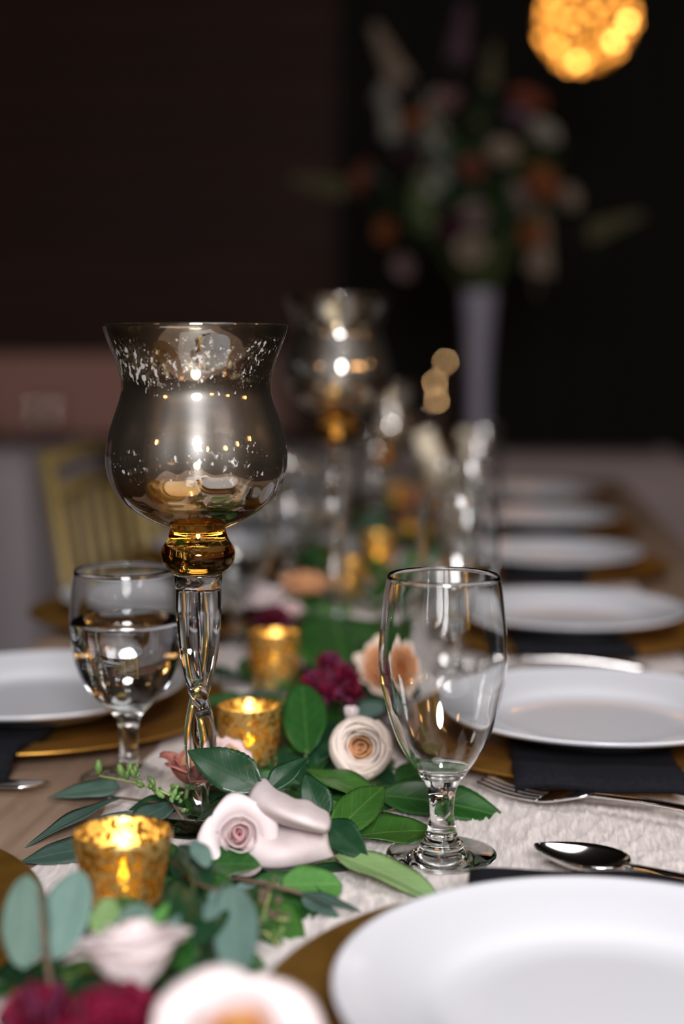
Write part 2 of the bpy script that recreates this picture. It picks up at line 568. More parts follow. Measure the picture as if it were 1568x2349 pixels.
def box_data(x0, x1, y0, y1, z0, z1, bev=0.0):
    bm = bmesh.new()
    bmesh.ops.create_cube(bm, size=1.0)
    for v in bm.verts:
        v.co = Vector(((x0 + x1) / 2 + v.co.x * (x1 - x0), (y0 + y1) / 2 + v.co.y * (y1 - y0), (z0 + z1) / 2 + v.co.z * (z1 - z0)))
    if bev > 0:
        bmesh.ops.bevel(bm, geom=bm.edges[:], offset=bev, segments=2, affect='EDGES')
    v = [tuple(p.co) for p in bm.verts]
    bm.verts.index_update()
    f = [[p.index for p in fc.verts] for fc in bm.faces]
    bm.free()
    return v, f

def box(name, x0, x1, y0, y1, z0, z1, mat, parent=None, bev=0.0):
    v, f = box_data(x0, x1, y0, y1, z0, z1, bev)
    return mesh_obj(name, v, f, mat, parent, smooth=False)

def lathe_data(prof, segs=48, rfun=None):
    """prof: list of (r, z). r == 0 ends are closed to a point. rfun(theta, r, z) may change the radius."""
    verts, faces, rings = [], [], []
    for (r, z) in prof:
        if r <= 1e-7:
            rings.append([len(verts)])
            verts.append((0, 0, z))
        else:
            ring = []
            for i in range(segs):
                a = 2 * math.pi * i / segs
                rr = rfun(a, r, z) if rfun else r
                ring.append(len(verts))
                verts.append((rr * math.cos(a), rr * math.sin(a), z))
            rings.append(ring)
    for a, b in zip(rings[:-1], rings[1:]):
        if len(a) == 1 and len(b) == 1:
            continue
        for i in range(segs):
            j = (i + 1) % segs
            if len(a) == 1:
                faces.append((a[0], b[j], b[i]))
            elif len(b) == 1:
                faces.append((a[i], a[j], b[0]))
            else:
                faces.append((a[i], a[j], b[j], b[i]))
    return verts, faces

def lathe(name, prof, mat, parent=None, segs=48, rfun=None):
    v, f = lathe_data(prof, segs, rfun)
    return mesh_obj(name, v, f, mat, parent)

def smooth_prof(pts, n=6):
    """Catmull-Rom through (r, z) points."""
    P = [np.array(p, float) for p in pts]
    P = [2 * P[0] - P[1]] + P + [2 * P[-1] - P[-2]]
    out = []
    for i in range(1, len(P) - 2):
        for k in range(n):
            t = k / n
            a, b, c, d = P[i - 1], P[i], P[i + 1], P[i + 2]
            q = 0.5 * ((2 * b) + (-a + c) * t + (2 * a - 5 * b + 4 * c - d) * t * t + (-a + 3 * b - 3 * c + d) * t ** 3)
            out.append((max(float(q[0]), 1e-4), float(q[1])))
    out.append((float(P[-2][0]), float(P[-2][1])))
    return out

def tube_data(pts, radii, segs=8, cap=True):
    pts = [Vector(p) for p in pts]
    if isinstance(radii, (int, float)):
        radii = [radii] * len(pts)
    verts, faces = [], []
    up = Vector((0, 0, 1))
    t0 = (pts[1] - pts[0]).normalized()
    n = t0.cross(up)
    if n.length < 1e-3:
        n = t0.cross(Vector((1, 0, 0)))
    n.normalize()
    for i, p in enumerate(pts):
        t = (pts[min(i + 1, len(pts) - 1)] - pts[max(i - 1, 0)]).normalized()
        n = (n - t * n.dot(t))
        if n.length < 1e-6:
            n = t.orthogonal()
        n.normalize()
        b = t.cross(n)
        for k in range(segs):
            a = 2 * math.pi * k / segs
            verts.append(p + (n * math.cos(a) + b * math.sin(a)) * radii[i])
    for i in range(len(pts) - 1):
        for k in range(segs):
            j = (k + 1) % segs
            faces.append((i * segs + k, i * segs + j, (i + 1) * segs + j, (i + 1) * segs + k))
    if cap:
        faces.append(tuple(range(segs - 1, -1, -1)))
        faces.append(tuple((len(pts) - 1) * segs + k for k in range(segs)))
    return verts, faces

def tube(name, pts, radii, mat, parent=None, segs=8):
    if parent is not None:
        off = parent.location
        pts = [Vector(p) - off for p in pts]
    v, f = tube_data(pts, radii, segs)
    return mesh_obj(name, v, f, mat, parent)

def grid_solid_data(P, thick):
    """A closed thin solid over the grid of points P[nu, nv, 3]."""
    P = np.asarray(P, float)
    nu, nv, _ = P.shape
    du = np.gradient(P, axis=0)
    dv = np.gradient(P, axis=1)
    n = np.cross(du, dv)
    ln = np.linalg.norm(n, axis=2, keepdims=True)
    ln[ln < 1e-12] = 1
    n = n / ln
    top = P + n * thick * 0.5
    bot = P - n * thick * 0.5
    verts = np.concatenate([top.reshape(-1, 3), bot.reshape(-1, 3)])
    off = nu * nv
    f = []
    idx = lambda i, j: i * nv + j
    for i in range(nu - 1):
        for j in range(nv - 1):
            a, b, c, d = idx(i, j), idx(i + 1, j), idx(i + 1, j + 1), idx(i, j + 1)
            f.append((a, b, c, d))
            f.append((d + off, c + off, b + off, a + off))
    edge = [idx(i, 0) for i in range(nu)] + [idx(nu - 1, j) for j in range(1, nv)] + \
           [idx(i, nv - 1) for i in range(nu - 2, -1, -1)] + [idx(0, j) for j in range(nv - 2, 0, -1)]
    for k in range(len(edge)):
        a, b = edge[k], edge[(k + 1) % len(edge)]
        f.append((b, a, a + off, b + off))
    return verts.tolist(), f

def grid_mesh(name, P, thick, mat):
    v, f = grid_solid_data(P, thick)
    me = bpy.data.meshes.new(name)
    me.from_pydata(v, [], f)
    me.polygons.foreach_set('use_smooth', [True] * len(me.polygons))
    me.materials.append(mat)
    me.update()
    return me

# ------------------------------------------------------------------ the room
def structure(o, label=None):
    o['kind'] = 'structure'
    if label:
        o['label'] = label
    return o

structure(box('floor', -6, 6, -4, 7.4, -0.06, 0.0, M['floor']), 'dark wooden floor of the dim hall')
structure(box('ceiling', -6, 6, -4, 7.4, 3.9, 4.0, M['plaster']), 'dark ceiling of the hall')
structure(box('wall_left', -6.1, -6.0, -4, 7.4, 0, 3.9, M['plaster']), 'dark plaster side wall beyond the left tables')
structure(box('wall_right', 6.0, 6.1, -4, 7.4, 0, 3.9, M['plaster']), 'dark plaster side wall beyond the right tables')
wb = structure(box('wall_back', -6, 6, 7.3, 7.4, 0, 3.9, M['plaster']), 'dark back wall clad in stained boards')
pv, pf = box_data(-6, 0.25, 7.27, 7.30, 0.0, 0.172, 0.006)
pme = bpy.data.meshes.new('plank')
pme.from_pydata(pv, [], pf)
pme.materials.append(M['darkwood'])
for k in range(22):
    p = inst('plank', pme, wb)
    p.location = (0, random.uniform(-0.006, 0.0), k * 0.177)

# black drape across the right part of the back wall
def drape(name, x0, x1, y, z0, z1, mat, amp=0.05, wl=0.22):
    n = int((x1 - x0) / wl * 10)
    P = np.zeros((n, 8, 3))
    for i in range(n):
        x = x0 + (x1 - x0) * i / (n - 1)
        for j in range(8):
            t = j / 7
            P[i, j] = (x + 0.02 * math.sin(3 * t + x * 4), y + amp * math.sin(2 * math.pi * x / wl + 0.4 * math.sin(x * 3)) * (0.5 + 0.5 * (1 - t)), z0 + (z1 - z0) * t)
    me = grid_mesh(name, P, 0.004, mat)
    return inst(name, me)
tag(drape('stage_curtain', -0.75, 5.6, 7.1, 0.0, 3.7, M['blackcloth'], 0.06, 0.26), 'black floor-length curtain hanging across the back wall behind the tall flowers', 'curtain')

# ------------------------------------------------------------------ the long table
TX0, TX1, TY0, TY1 = -0.485, 0.315, -0.25, 3.55
TB = empty('dining_table', (-0.085, 1.6, 0), 'long pale brown wooden dining table carrying all the place settings', 'table')
def tb(name, *a, **k):
    o = box(name, *a, **k)
    o.parent = TB
    o.location = -TB.location
    return o
nb = 6
bw = (TX1 - TX0) / nb
for k in range(nb):
    x0 = TX0 + k * bw
    tb('plank', x0 + 0.0008, x0 + bw - 0.0008, TY0, TY1, TABLE_Z - 0.03, TABLE_Z - random.uniform(0.0, 0.0008), M['tablewood'], bev=0.0018)
tb('apron', TX0 + 0.06, TX1 - 0.06, TY0 + 0.1, TY1 - 0.1, TABLE_Z - 0.11, TABLE_Z - 0.031, M['cabinet'])
for (lx, ly) in ((TX0 + 0.1, 0.1), (TX1 - 0.1, 0.1), (TX0 + 0.1, 1.7), (TX1 - 0.1, 1.7), (TX0 + 0.1, 3.505), (TX1 - 0.1, 3.505)):
    tb('leg', lx - 0.03, lx + 0.03, ly - 0.03, ly + 0.03, 0.0, TABLE_Z - 0.111, M['cabinet'], bev=0.004)

# ------------------------------------------------------------------ crinkled runner
PRESS = [(q.x, q.y, r_) for q, r_ in ((W(1012, 1962, 0.003), 0.034), (W(461, 1885, 0.003), 0.038), (W(776, 1452, 0.003), 0.038), (W(285, 2124, 0.003), 0.02), (W(572, 1772, 0.003), 0.021), (W(630, 1578, 0.003), 0.022))] + \
        [(0.056, 0.600, 0.158), (0.083, 1.105, 0.158), (0.086, 1.535, 0.158), (0.086, 1.985, 0.158), (0.090, 2.44, 0.158), (0.090, 2.89, 0.158)]
def build_runner():
    x0, x1, y0, y1 = -0.275, 0.19, 0.30, 3.45
    ys = np.concatenate([np.linspace(y0, 1.5, 520), np.linspace(1.5, y1, 160)[1:]])
    xs = np.linspace(0, 1, 400)
    P = np.zeros((len(xs), len(ys), 3))
    Y = ys[None, :]
    ledge = x0 + 0.018 * np.sin(Y * 7.0 + 1.2) + 0.006 * np.sin(Y * 31)
    redge = x1 + 0.006 * np.sin(Y * 5.0)
    X = ledge + (redge - ledge) * xs[:, None]
    rng = np.random.RandomState(3)
    Z = np.zeros_like(X)
    for k in range(46):                      # sharp little creases that run mostly along the table
        fine = k >= 14
        fx = rng.uniform(450, 1250) if fine else rng.uniform(90, 380)
        fy = rng.uniform(-120, 120) if fine else rng.uniform(-60, 60)
        ph = rng.uniform(0, 6.28)
        wob = rng.uniform(0.8, 2.6)
        sn = np.sin(X * fx + Y * fy + ph + wob * np.sin(Y * rng.uniform(10, 60) + X * rng.uniform(5, 60) + ph))
        env = np.clip(0.35 + 0.65 * np.sin(X * rng.uniform(8, 60) + Y * rng.uniform(5, 40) + ph * 2), 0, 1)
        Z += (1 - np.abs(sn)) ** 1.8 * env * rng.uniform(0.5, 1.0) * (0.00042 if fine else 0.00085)
    Z = Z - Z.min()
    Z = Z / Z.max() * 0.0058
    edge = np.minimum(xs, 1 - xs)[:, None]
    # pressed flat under the things that stand on it
    for (qx, qy, qr) in PRESS:
        dd = np.sqrt((X - qx) ** 2 + (Y - qy) ** 2)
        Z = np.minimum(Z, 0.0014 + np.clip(dd - qr, 0, None) * 0.25)
    Z = Z * np.clip(edge * 30, 0.2, 1) + 0.0010
    P[:, :, 0] = X
    P[:, :, 1] = Y + 0 * X
    P[:, :, 2] = TABLE_Z + Z
    me = grid_mesh('table_runner', P, 0.0008, M['runner'])
    o = inst('table_runner', me)
    tag(o, 'off-white crinkled fabric runner laid along the middle of the wooden table', 'table runner')
build_runner()
RZ = 0.0030                                  # what stands on the runner rests about here

# ------------------------------------------------------------------ tall hurricane candle holders
SC = 3614.0
def hurricane(name, base, height, label, segs=96, strand=True):
    """Mercury glass bowl on an amber knob, a twisted clear stem and a round foot. height: top of the rim."""
    t = empty(name, base, label, 'candle holder', 'mercury glass candle holders along the table')
    Y0 = 745.0
    pr = [(209, 745), (203, 768), (193, 795), (181, 825), (173, 852), (169.5, 880), (171, 902), (180, 932), (190, 962), (201, 1000), (206, 1042), (202, 1082),
          (187, 1120), (162, 1152), (122, 1180), (86, 1198), (66, 1207)]
    top = height
    zz = lambda py: top - (py - Y0) / SC
    outer = [(r / SC, zz(py)) for r, py in pr]
    outer = smooth_prof(outer, 5)
    th = 0.0018
    inner = [(max(r - th, 0.002), z) for r, z in outer]
    inner = [p for p in inner if p[1] > zz(1196)]
    zb = inner[-1][1]
    prof = [(0.0001, zz(1209))] + outer[::-1]
    rim = outer[0]
    prof = prof + [(rim[0] - th * 0.3, rim[1] + 0.0006), (rim[0] - th * 0.7, rim[1] + 0.0006)] + inner + [(inner[-1][0] * 0.5, zb - 0.001), (0.0, zb - 0.0012)]
    prof[0] = (0.0, zz(1209))
    def flute(a, r, z):
        k = (zz(900) - z) / (zz(900) - zz(1200))
        s = min(max(k, 0.0), 1.0)
        amp = 0.018 * math.sin(math.pi * min(s * 1.05, 1.0)) + 0.004
        return r * (1 - amp * abs(math.cos(a * 6 + 0.35)) ** 3 + amp * 0.4)
    b = lathe('bowl', prof, M['silver'], t, segs, flute)
    kn = [(0, 1209.5), (40, 1209.6), (64, 1211), (67, 1222), (73, 1237), (82, 1252), (85.5, 1266), (81, 1286), (69, 1301), (56, 1311), (40, 1312), (0, 1312)]
    kp = [(r / SC, zz(py)) for r, py in kn]
    kp2 = [kp[0], kp[1]] + smooth_prof(kp[2:10], 5) + kp[10:]
    lathe('knob', kp2[::-1], M['amber'], t, 64)
    # twisted two-strand stem: a twisting figure-eight section, one closed body down into the foot
    ztop = zz(1312.3)
    ln = ztop
    K = [  # fraction down the stem, centre offset, strand radius, phase (deg)
        (0.00, 0.0, 55, 0), (0.02, 8, 49, 0), (0.06, 24, 29, 2), (0.16, 25.5, 27, 8), (0.30, 23.5, 24, 30), (0.40, 21, 22, 62),
        (0.47, 20, 21.5, 92), (0.55, 19, 20.5, 128), (0.66, 18.5, 19.5, 178), (0.76, 17, 18.5, 222), (0.88, 13.5, 17.5, 272), (0.94, 8, 18.5, 300), (0.965, 2, 24, 310)]
    ks = np.array(K)
    ns, sg = 110, 56
    verts, faces = [], []
    fr = np.linspace(0, 0.965, ns)
    for f_ in fr:
        c, rs, ph = [np.interp(f_, ks[:, 0], ks[:, q]) for q in (1, 2, 3)]
        c, rs, ph = c / SC, rs / SC, math.radians(ph)
        c = min(c, rs * 0.965)
        for i in range(sg):
            a = 2 * math.pi * i / sg
            d = a - ph
            r = c * abs(math.cos(d)) + math.sqrt(max(rs * rs - (c * math.sin(d)) ** 2, 1e-9))
            verts.append((r * math.cos(a), r * math.sin(a), ztop - f_ * ln))
    nr = ns
    for j in range(nr - 1):
        for i in range(sg):
            k = (i + 1) % sg
            faces.append((j * sg + i, (j + 1) * sg + i, (j + 1) * sg + k, j * sg + k))
    faces.append(tuple(range(sg)))
    faces.append(tuple((nr - 1) * sg + k for k in range(sg - 1, -1, -1)))
    zf = ztop - 0.965 * ln - 0.0001
    lathe('foot', [(0, 0.0), (0.034, 0.0), (0.0365, 0.0008), (0.0365, 0.0024), (0.034, 0.0034), (0.024, 0.0048), (0.014, max(zf - 0.003, 0.0056)), (0.0085, zf - 0.0008), (0.007, zf), (0, zf)], M['stem_glass'], t, 64)
    mesh_obj('twisted_stem', verts, faces, M['stem_glass'], t)
    return t

pA = W(461, 1885, RZ)
hurricane('hurricane_candle_holder', pA, 0.3205, 'tall silvered glass candle holder in sharp focus, amber knob on twisted clear stem')
pB = W(776, 1452, RZ)
hurricane('hurricane_candle_holder', pB, 0.365, 'tallest silvered glass candle holder, blurred, standing behind the sharp one', 64)
pC = WD(892, 1000, 2.62)
pC.z = TABLE_Z + RZ
hurricane('hurricane_candle_holder', pC, 0.252, 'shortest and farthest silvered glass candle holder, amber, blurred past the others', 48)

# ------------------------------------------------------------------ goblets
def goblet_meshes(pr_out, px_scale, ypx_foot, foot_r, ybot_in, th, name, split1, split2, segs=64):
    """Three bodies of revolution that make a goblet: hollow bowl, stem and foot. Returns meshes, inner wall, inner bottom."""
    zz = lambda py: (ypx_foot - py) / px_scale
    outer = [(r / px_scale, zz(py)) for r, py in pr_out]          # rim first, down to the stem's end
    oc = smooth_prof(outer, 5)
    inner = [(r - th, z) for r, z in oc if z > zz(ybot_in) + 0.004 and r - th > 0.002]
    zin = zz(ybot_in)
    rim = oc[0]
    z1, z2 = zz(split1), zz(split2)
    bo = [p for p in oc if p[1] > z1 + 0.0004]
    st = [p for p in oc if z2 + 0.0004 < p[1] < z1 - 0.0004]
    ft = [p for p in oc if p[1] < z2 - 0.0004]
    ri = lambda z: float(np.interp(z, [p[1] for p in oc[::-1]], [p[0] for p in oc[::-1]]))
    g = 0.00005
    foot = ft + [(foot_r * 0.62, 0.0033), (foot_r * 0.90, 0.0021), (foot_r * 0.985, 0.0018), (foot_r, 0.0011), (foot_r * 0.985, 0.0004), (foot_r * 0.95, 0.0), (foot_r * 0.5, 0.0), (0, 0.0008)]
    bowl = [(0, zin)] + [(inner[-1][0] * 0.55, zin + 0.0009)] + inner[::-1] + \
           [(rim[0] - th * 0.85, rim[1] + 0.0006), (rim[0] - th * 0.5, rim[1] + 0.001), (rim[0] - th * 0.15, rim[1] + 0.0006)] + bo + [(ri(z1 + g), z1 + g), (0, z1 + g)]
    stem = [(0, z1 - g), (ri(z1 - g), z1 - g)] + st + [(ri(z2 + g), z2 + g), (0, z2 + g)]
    foot = [(0, z2 - g), (ri(z2 - g), z2 - g)] + foot
    out = []
    for nm, prof in (('bowl', bowl), ('stem', stem), ('foot', foot)):
        v, f = lathe_data(prof, segs)
        me = bpy.data.meshes.new(name + '_' + nm)
        me.from_pydata(v, [], f)
        me.polygons.foreach_set('use_smooth', [True] * len(me.polygons))
        me.materials.append(M['glass'])
        bm = bmesh.new()
        bm.from_mesh(me)
        bmesh.ops.recalc_face_normals(bm, faces=bm.faces[:])
        for e in bm.edges:
            if len(e.link_faces) == 2 and e.calc_face_angle(0) > R(50):
                e.smooth = False
        bm.to_mesh(me)
        bm.free()
        out.append(me)
    return out, inner, zin

gR = W(1012, 1962, RZ)
tall_me, tall_in, tall_z = goblet_meshes(
    [(129, 1309), (135, 1345), (142, 1400), (147, 1450), (148.5, 1500), (145, 1545), (136, 1585), (124, 1635), (109, 1680), (88, 1722), (66, 1755), (47, 1783), (37, 1800),
     (31, 1822), (28.5, 1853), (29, 1880), (34, 1905), (37, 1915), (35, 1921), (45, 1931), (53, 1938), (50, 1944), (62, 1949)], 3840, 1967, 0.0335, 1776, 0.0016, 'tall_goblet', 1797, 1926, 72)
tall_z0 = tall_z
wide_me, wide_in, wide_z = goblet_meshes(
    [(119, 1293), (124, 1330), (129, 1380), (130, 1424), (127, 1465), (120, 1505), (107, 1540), (86, 1576), (56, 1608), (33, 1633), (25, 1655), (21.5, 1700), (22, 1730), (28, 1752), (40, 1764), (55, 1770)],
    3240, 1787, 0.0355, 1606, 0.0017, 'wide_goblet', 1632, 1756, 64)

def goblet(me, loc, label, group=None, name='water_goblet'):
    t = empty(name, loc, label, 'goblet', group or 'stemmed water glasses on the table')
    for nm, m_ in zip(('bowl', 'stem', 'foot'), me):
        inst(nm, m_, t)
    return t

def water_in(loc, inner, zin, level, label):
    pr = [(0, zin - 0.00015), (inner[-1][0] * 0.55, zin + 0.0007)] + [(r + 0.00015, z) for r, z in inner[::-1] if z < level]
    r_top = pr[-1][0]
    pr += [(r_top + 0.0001, level + 0.0004), (r_top - 0.0015, level), (0, level)]
    v, f = lathe_data(pr, 64)
    o = mesh_obj('drinking_water', v, f, M['water'])
    bm = bmesh.new(); bm.from_mesh(o.data); bmesh.ops.recalc_face_normals(bm, faces=bm.faces[:]); bm.to_mesh(o.data); bm.free()
    o.location = loc
    tag(o, label, 'water')
    return o

goblet(tall_me, gR, 'tall empty clear water goblet in sharp focus beside the nearest white plate')
gL = W(296, 1787, 0.0008)
goblet(wide_me, gL, 'wide clear goblet filled with water, slightly blurred, beside the near silvered candle holder')
water_in(gL, wide_in, wide_z, (1787 - 1408) / 3240, 'clear water filling most of the wide goblet')
# goblets further down the table
for (x, y, me, lab) in ((1052, 1.335, tall_me, 'tall clear goblet showing just above the rim of the sharp goblet'),
                        (1078, 1.76, tall_me, 'second blurred goblet behind the sharp goblet, by the third white plate'),
                        (1092, 2.23, tall_me, 'blurred goblet by the fourth white plate'),
                        (1104, 2.68, tall_me, 'faint blurred goblet by the fifth white plate'),
                        (540, 1.47, wide_me, 'blurred goblet just past the twisted stem of the sharp candle holder'),
                        (706, 1.95, wide_me, 'blurred goblet next to the tallest candle holder stem'),
                        (662, 1.86, tall_me, 'blurred goblet close to the belly of the sharp silvered bowl'),
                        (860, 2.42, wide_me, 'blurred goblet under the shortest candle holder'),
                        (1012, 2.05, wide_me, 'blurred squat goblet under the leaning cream candles'),
                        (820, 2.95, wide_me, 'farthest blurred goblet toward the table end'),
                        (958, 3.1, tall_me, 'farthest tall blurred goblet toward the table end')):
    p = WD(x, 1200, y)
    p.z = TABLE_Z + (RZ if -0.28 < p.x < 0.19 else 0.001)
    goblet(me, p, lab)

# ------------------------------------------------------------------ place settings
def revolve_mesh(name, prof, mat, segs=96):
    v, f = lathe_data(prof, segs)
    me = bpy.data.meshes.new(name)
    me.from_pydata(v, [], f)
    me.polygons.foreach_set('use_smooth', [True] * len(me.polygons))
    me.materials.append(mat)
    bm = bmesh.new()
    bm.from_mesh(me)
    bmesh.ops.recalc_face_normals(bm, faces=bm.faces[:])
    bm.to_mesh(me)
    bm.free()
    return me

CR = 0.160
charger_me = revolve_mesh('charger_plate', [(0, 0.0035), (0.098, 0.0035)] + smooth_prof([(0.104, 0.0042), (0.112, 0.0085), (0.122, 0.0108), (0.140, 0.0122), (0.154, 0.0138), (0.1585, 0.0142)], 4) +
                          [(CR, 0.0134), (CR - 0.0008, 0.0118)] + smooth_prof([(0.152, 0.0112), (0.138, 0.0098), (0.121, 0.0080), (0.111, 0.005), (0.105, 0.0008), (0.10, 0.0)], 4) + [(0, 0.0)], M['gold'])
PR = 0.1235
plate_me = revolve_mesh('dinner_plate', [(0, 0.0048), (0.055, 0.0046)] + smooth_prof([(0.066, 0.0048), (0.076, 0.0066), (0.086, 0.0105), (0.100, 0.0146), (0.114, 0.0184), (0.1215, 0.0208)], 5) +
                        [(0.1230, 0.0212), (PR, 0.0204), (PR - 0.0006, 0.0190)] + smooth_prof([(0.1205, 0.0172), (0.110, 0.0135), (0.094, 0.0090), (0.083, 0.0052), (0.076, 0.0022), (0.072, 0.0)], 4) +
                        [(0.068, 0.0), (0.066, 0.0018), (0, 0.0018)], M['china'])

def napkin_mesh(name, w, half_n, half_f, seed):
    """A long folded napkin lying over the charger and under the plate, its ends drooping to the table. Runs along y."""
    rng = random.Random(seed)
    n = 60
    P = np.zeros((14, n, 3))
    for j in range(n):
        y = -half_n + (half_n + half_f) * j / (n - 1)
        a = abs(y)
        if a < 0.10:
            z = 0.0075
        elif a < 0.15:
            z = 0.0075 + (a - 0.10) / 0.05 * 0.0105
        elif a < 0.163:
            z = 0.0180 - ((a - 0.15) / 0.013) ** 2 * 0.002
        else:
            t = min((a - 0.163) / 0.018, 1.0)
            z = 0.016 - 0.0115 * (t * t * (3 - 2 * t))
        for i in range(14):
            u = i / 13 - 0.5
            zz = z + 0.0012 * math.sin(u * 9 + y * 24 + seed) * (1 if a > 0.12 else 0.2)
            if abs(u) > 0.44 and a > 0.12:
                zz -= 0.0012
            P[i, j] = (u * w * (1 + 0.03 * math.sin(y * 13 + seed)) + 0.004 * math.sin(y * 7 + seed), y + 0.003 * math.sin(u * 7 + seed) * (a / 0.18), zz)
    return grid_mesh(name, P, 0.0065, M['napkin'])
napkin_mes = [napkin_mesh('napkin', 0.114, 0.169, 0.186, s) for s in (1.0, 2.6, 4.1)]

# cutlery, each along +y from the handle end at y=0 to the tip
def handle_grid(L0, L1, w0, w1, z0, z1, n=24, arch=0.004):
    P = np.zeros((7, n, 3))
    for j in range(n):
        t = j / (n - 1)
        y = L0 + (L1 - L0) * t
        w = w0 + (w1 - w0) * (t ** 0.7) + 0.0025 * math.exp(-((t) / 0.12) ** 2)
        if t < 0.06:
            w *= math.sqrt(max(1 - ((0.06 - t) / 0.06) ** 2, 0.05))
        z = z0 + (z1 - z0) * t + arch * math.sin(math.pi * t)
        for i in range(7):
            u = (i / 6 - 0.5)
            P[i, j] = (u * w, y, z - (2 * u) ** 2 * 0.0006)
    return P

def spoon(name, label):
    t = tag(bpy.data.objects.new(name, None), label, 'spoon', 'polished steel cutlery')
    COL.objects.link(t)
    h = inst('handle', grid_mesh('spoon_handle', handle_grid(0, 0.132, 0.014, 0.0055, 0.003, 0.009), 0.0024, M['steel']), t)
    P = np.zeros((17, 22, 3))
    for j in range(22):
        s = j / 21
        y = 0.130 + 0.058 * s
        w = 0.0395 * (math.sin(math.pi * min(s, 1) ** 0.82) ** 0.62) * (1 - 0.12 * s) + 0.0045 * (1 - s) ** 6 + 0.0003
        for i in range(17):
            u = i / 16 * 2 - 1
            depth = 0.0085 * (1 - u * u) * math.sin(math.pi * min(max(s, 0), 1)) ** 0.8
            P[i, j] = (u * w / 2, y, 0.0095 - depth + 0.0015 * (1 - s) - 0.001 * s)
    inst('spoon_bowl', grid_mesh('spoon_bowl', P, 0.0013, M['steel']), t)
    return t

def fork(name, label):
    t = tag(bpy.data.objects.new(name, None), label, 'fork', 'polished steel cutlery')
    COL.objects.link(t)
    inst('handle', grid_mesh('fork_handle', handle_grid(0, 0.125, 0.014, 0.0055, 0.003, 0.010), 0.0024, M['steel']), t)
    zc = lambda s: 0.0100 - 0.0085 * math.sin(math.pi * min(s * 0.62, 1)) + 0.016 * max(s - 0.35, 0) ** 1.6
    P = np.zeros((9, 14, 3))
    for j in range(14):
        s = j / 13 * 0.42
        w = 0.0055 + 0.0195 * min(s / 0.30, 1) ** 0.8
        for i in range(9):
            u = i / 8 * 2 - 1
            P[i, j] = (u * w / 2, 0.123 + 0.078 * s, zc(s))
    inst('head', grid_mesh('fork_head', P, 0.0018, M['steel']), t)
    pts = []
    for k in range(4):
        x = (-1.5 + k) * 0.0066
        Pk = np.zeros((3, 12, 3))
        for j in range(12):
            s = 0.40 + 0.60 * j / 11
            w = 0.0036 * (1 - 0.45 * (j / 11))
            for i in range(3):
                Pk[i, j] = (x * (1 - 0.06 * j / 11) + (i - 1) * w / 2, 0.123 + 0.078 * s, zc(s))
        inst('tine', grid_mesh('fork_tine', Pk, 0.0017, M['steel']), t)
    return t

def knife(name, label):
    t = tag(bpy.data.objects.new(name, None), label, 'knife', 'polished steel cutlery')
    COL.objects.link(t)
    inst('handle', grid_mesh('knife_handle', handle_grid(0, 0.112, 0.016, 0.011, 0.003, 0.0035, arch=0.001), 0.0045, M['steel']), t)
    P = np.zeros((6, 26, 3))
    for j in range(26):
        s = j / 25
        y = 0.110 + 0.115 * s
        lo = -0.0065 - 0.003 * math.sin(math.pi * s * 0.8)
        hi = 0.0065 + 0.001 * s
        k = max((s - 0.80) / 0.20, 0)
        hi = hi - (hi - lo) * 0.94 * k ** 2.2
        for i in range(6):
            P[i, j] = (lo + (hi - lo) * i / 5, y, 0.0030)
    inst('blade', grid_mesh('knife_blade', P, 0.0014, M['steel']), t)
    return t

def lay(t, tip, end, z_extra=0.0, length=0.19):
    """Point the tip of a piece of cutlery at tip, its handle running toward end."""
    d = Vector(tip) - Vector(end)
    d.normalize()
    pos = Vector(tip) - d * length
    right = d.cross(Vector((0, 0, 1))).normalized()
    up = right.cross(d)
    t.matrix_basis = Matrix.Translation(pos + Vector((0, 0, z_extra))) @ Matrix((right, d, up)).transposed().to_4x4()
    return t

RIGHT = [  # plate centre pixel-free: x, y on the table
    (0.056, 0.600), (0.083, 1.105), (0.086, 1.535), (0.086, 1.985), (0.090, 2.44), (0.090, 2.89)]
ordn = ['nearest', 'second', 'third', 'fourth', 'fifth', 'farthest']
for k, (x, y) in enumerate(RIGHT):
    where = ['in the near corner, cut by the frame', 'behind the sharp goblet', 'third up the table from the near corner', 'fourth up the table, blurred', 'fifth up the table, strongly blurred', 'farthest up the table, hardly visible'][k]
    zb = TABLE_Z + 0.0040
    c = inst('charger_plate', charger_me); c.location = (x, y, zb)
    tag(c, f'round gold charger {where}', 'charger', 'gold chargers')
    n = inst('napkin', napkin_mes[k % 3]); n.location = (x - 0.012, y, zb + 0.0005); n.rotation_euler.z = R((0, 0, 3, -2, 2, 0)[k])
    tag(n, f'black folded napkin under the white plate {where}', 'napkin', 'black napkins')
    p = inst('dinner_plate', plate_me); p.location = (x, y, zb + 0.0110)
    tag(p, f'round white dinner plate {where}', 'plate', 'white dinner plates')

zc = 0.004
lay(spoon('teaspoon', 'polished spoon lying beyond the nearest white plate, its bowl on the black napkin end'), W(1222, 1968, 0.008), W(1568, 2052, 0.002), 0.0, 0.188)
lay(fork('dinner_fork', 'steel fork lying in front of the plate behind the sharp goblet'), W(1110, 1822, 0.004), W(1568, 1893, 0.006), 0.001, 0.2)
lay(knife('table_knife', 'steel knife lying past the far rim of the plate behind the sharp goblet'), W(1150, 1566, 0.006), W(1430, 1566, 0.006), 0.0, 0.225)
lay(fork('dinner_fork', 'blurred steel fork in front of the third white plate'), (-0.05, 1.345, TABLE_Z + 0.007), (0.2, 1.345, TABLE_Z + 0.007), 0.0, 0.2)
lay(knife('table_knife', 'blurred steel knife past the third white plate'), (-0.04, 1.735, TABLE_Z + 0.006), (0.2, 1.735, TABLE_Z + 0.006), 0.0, 0.225)

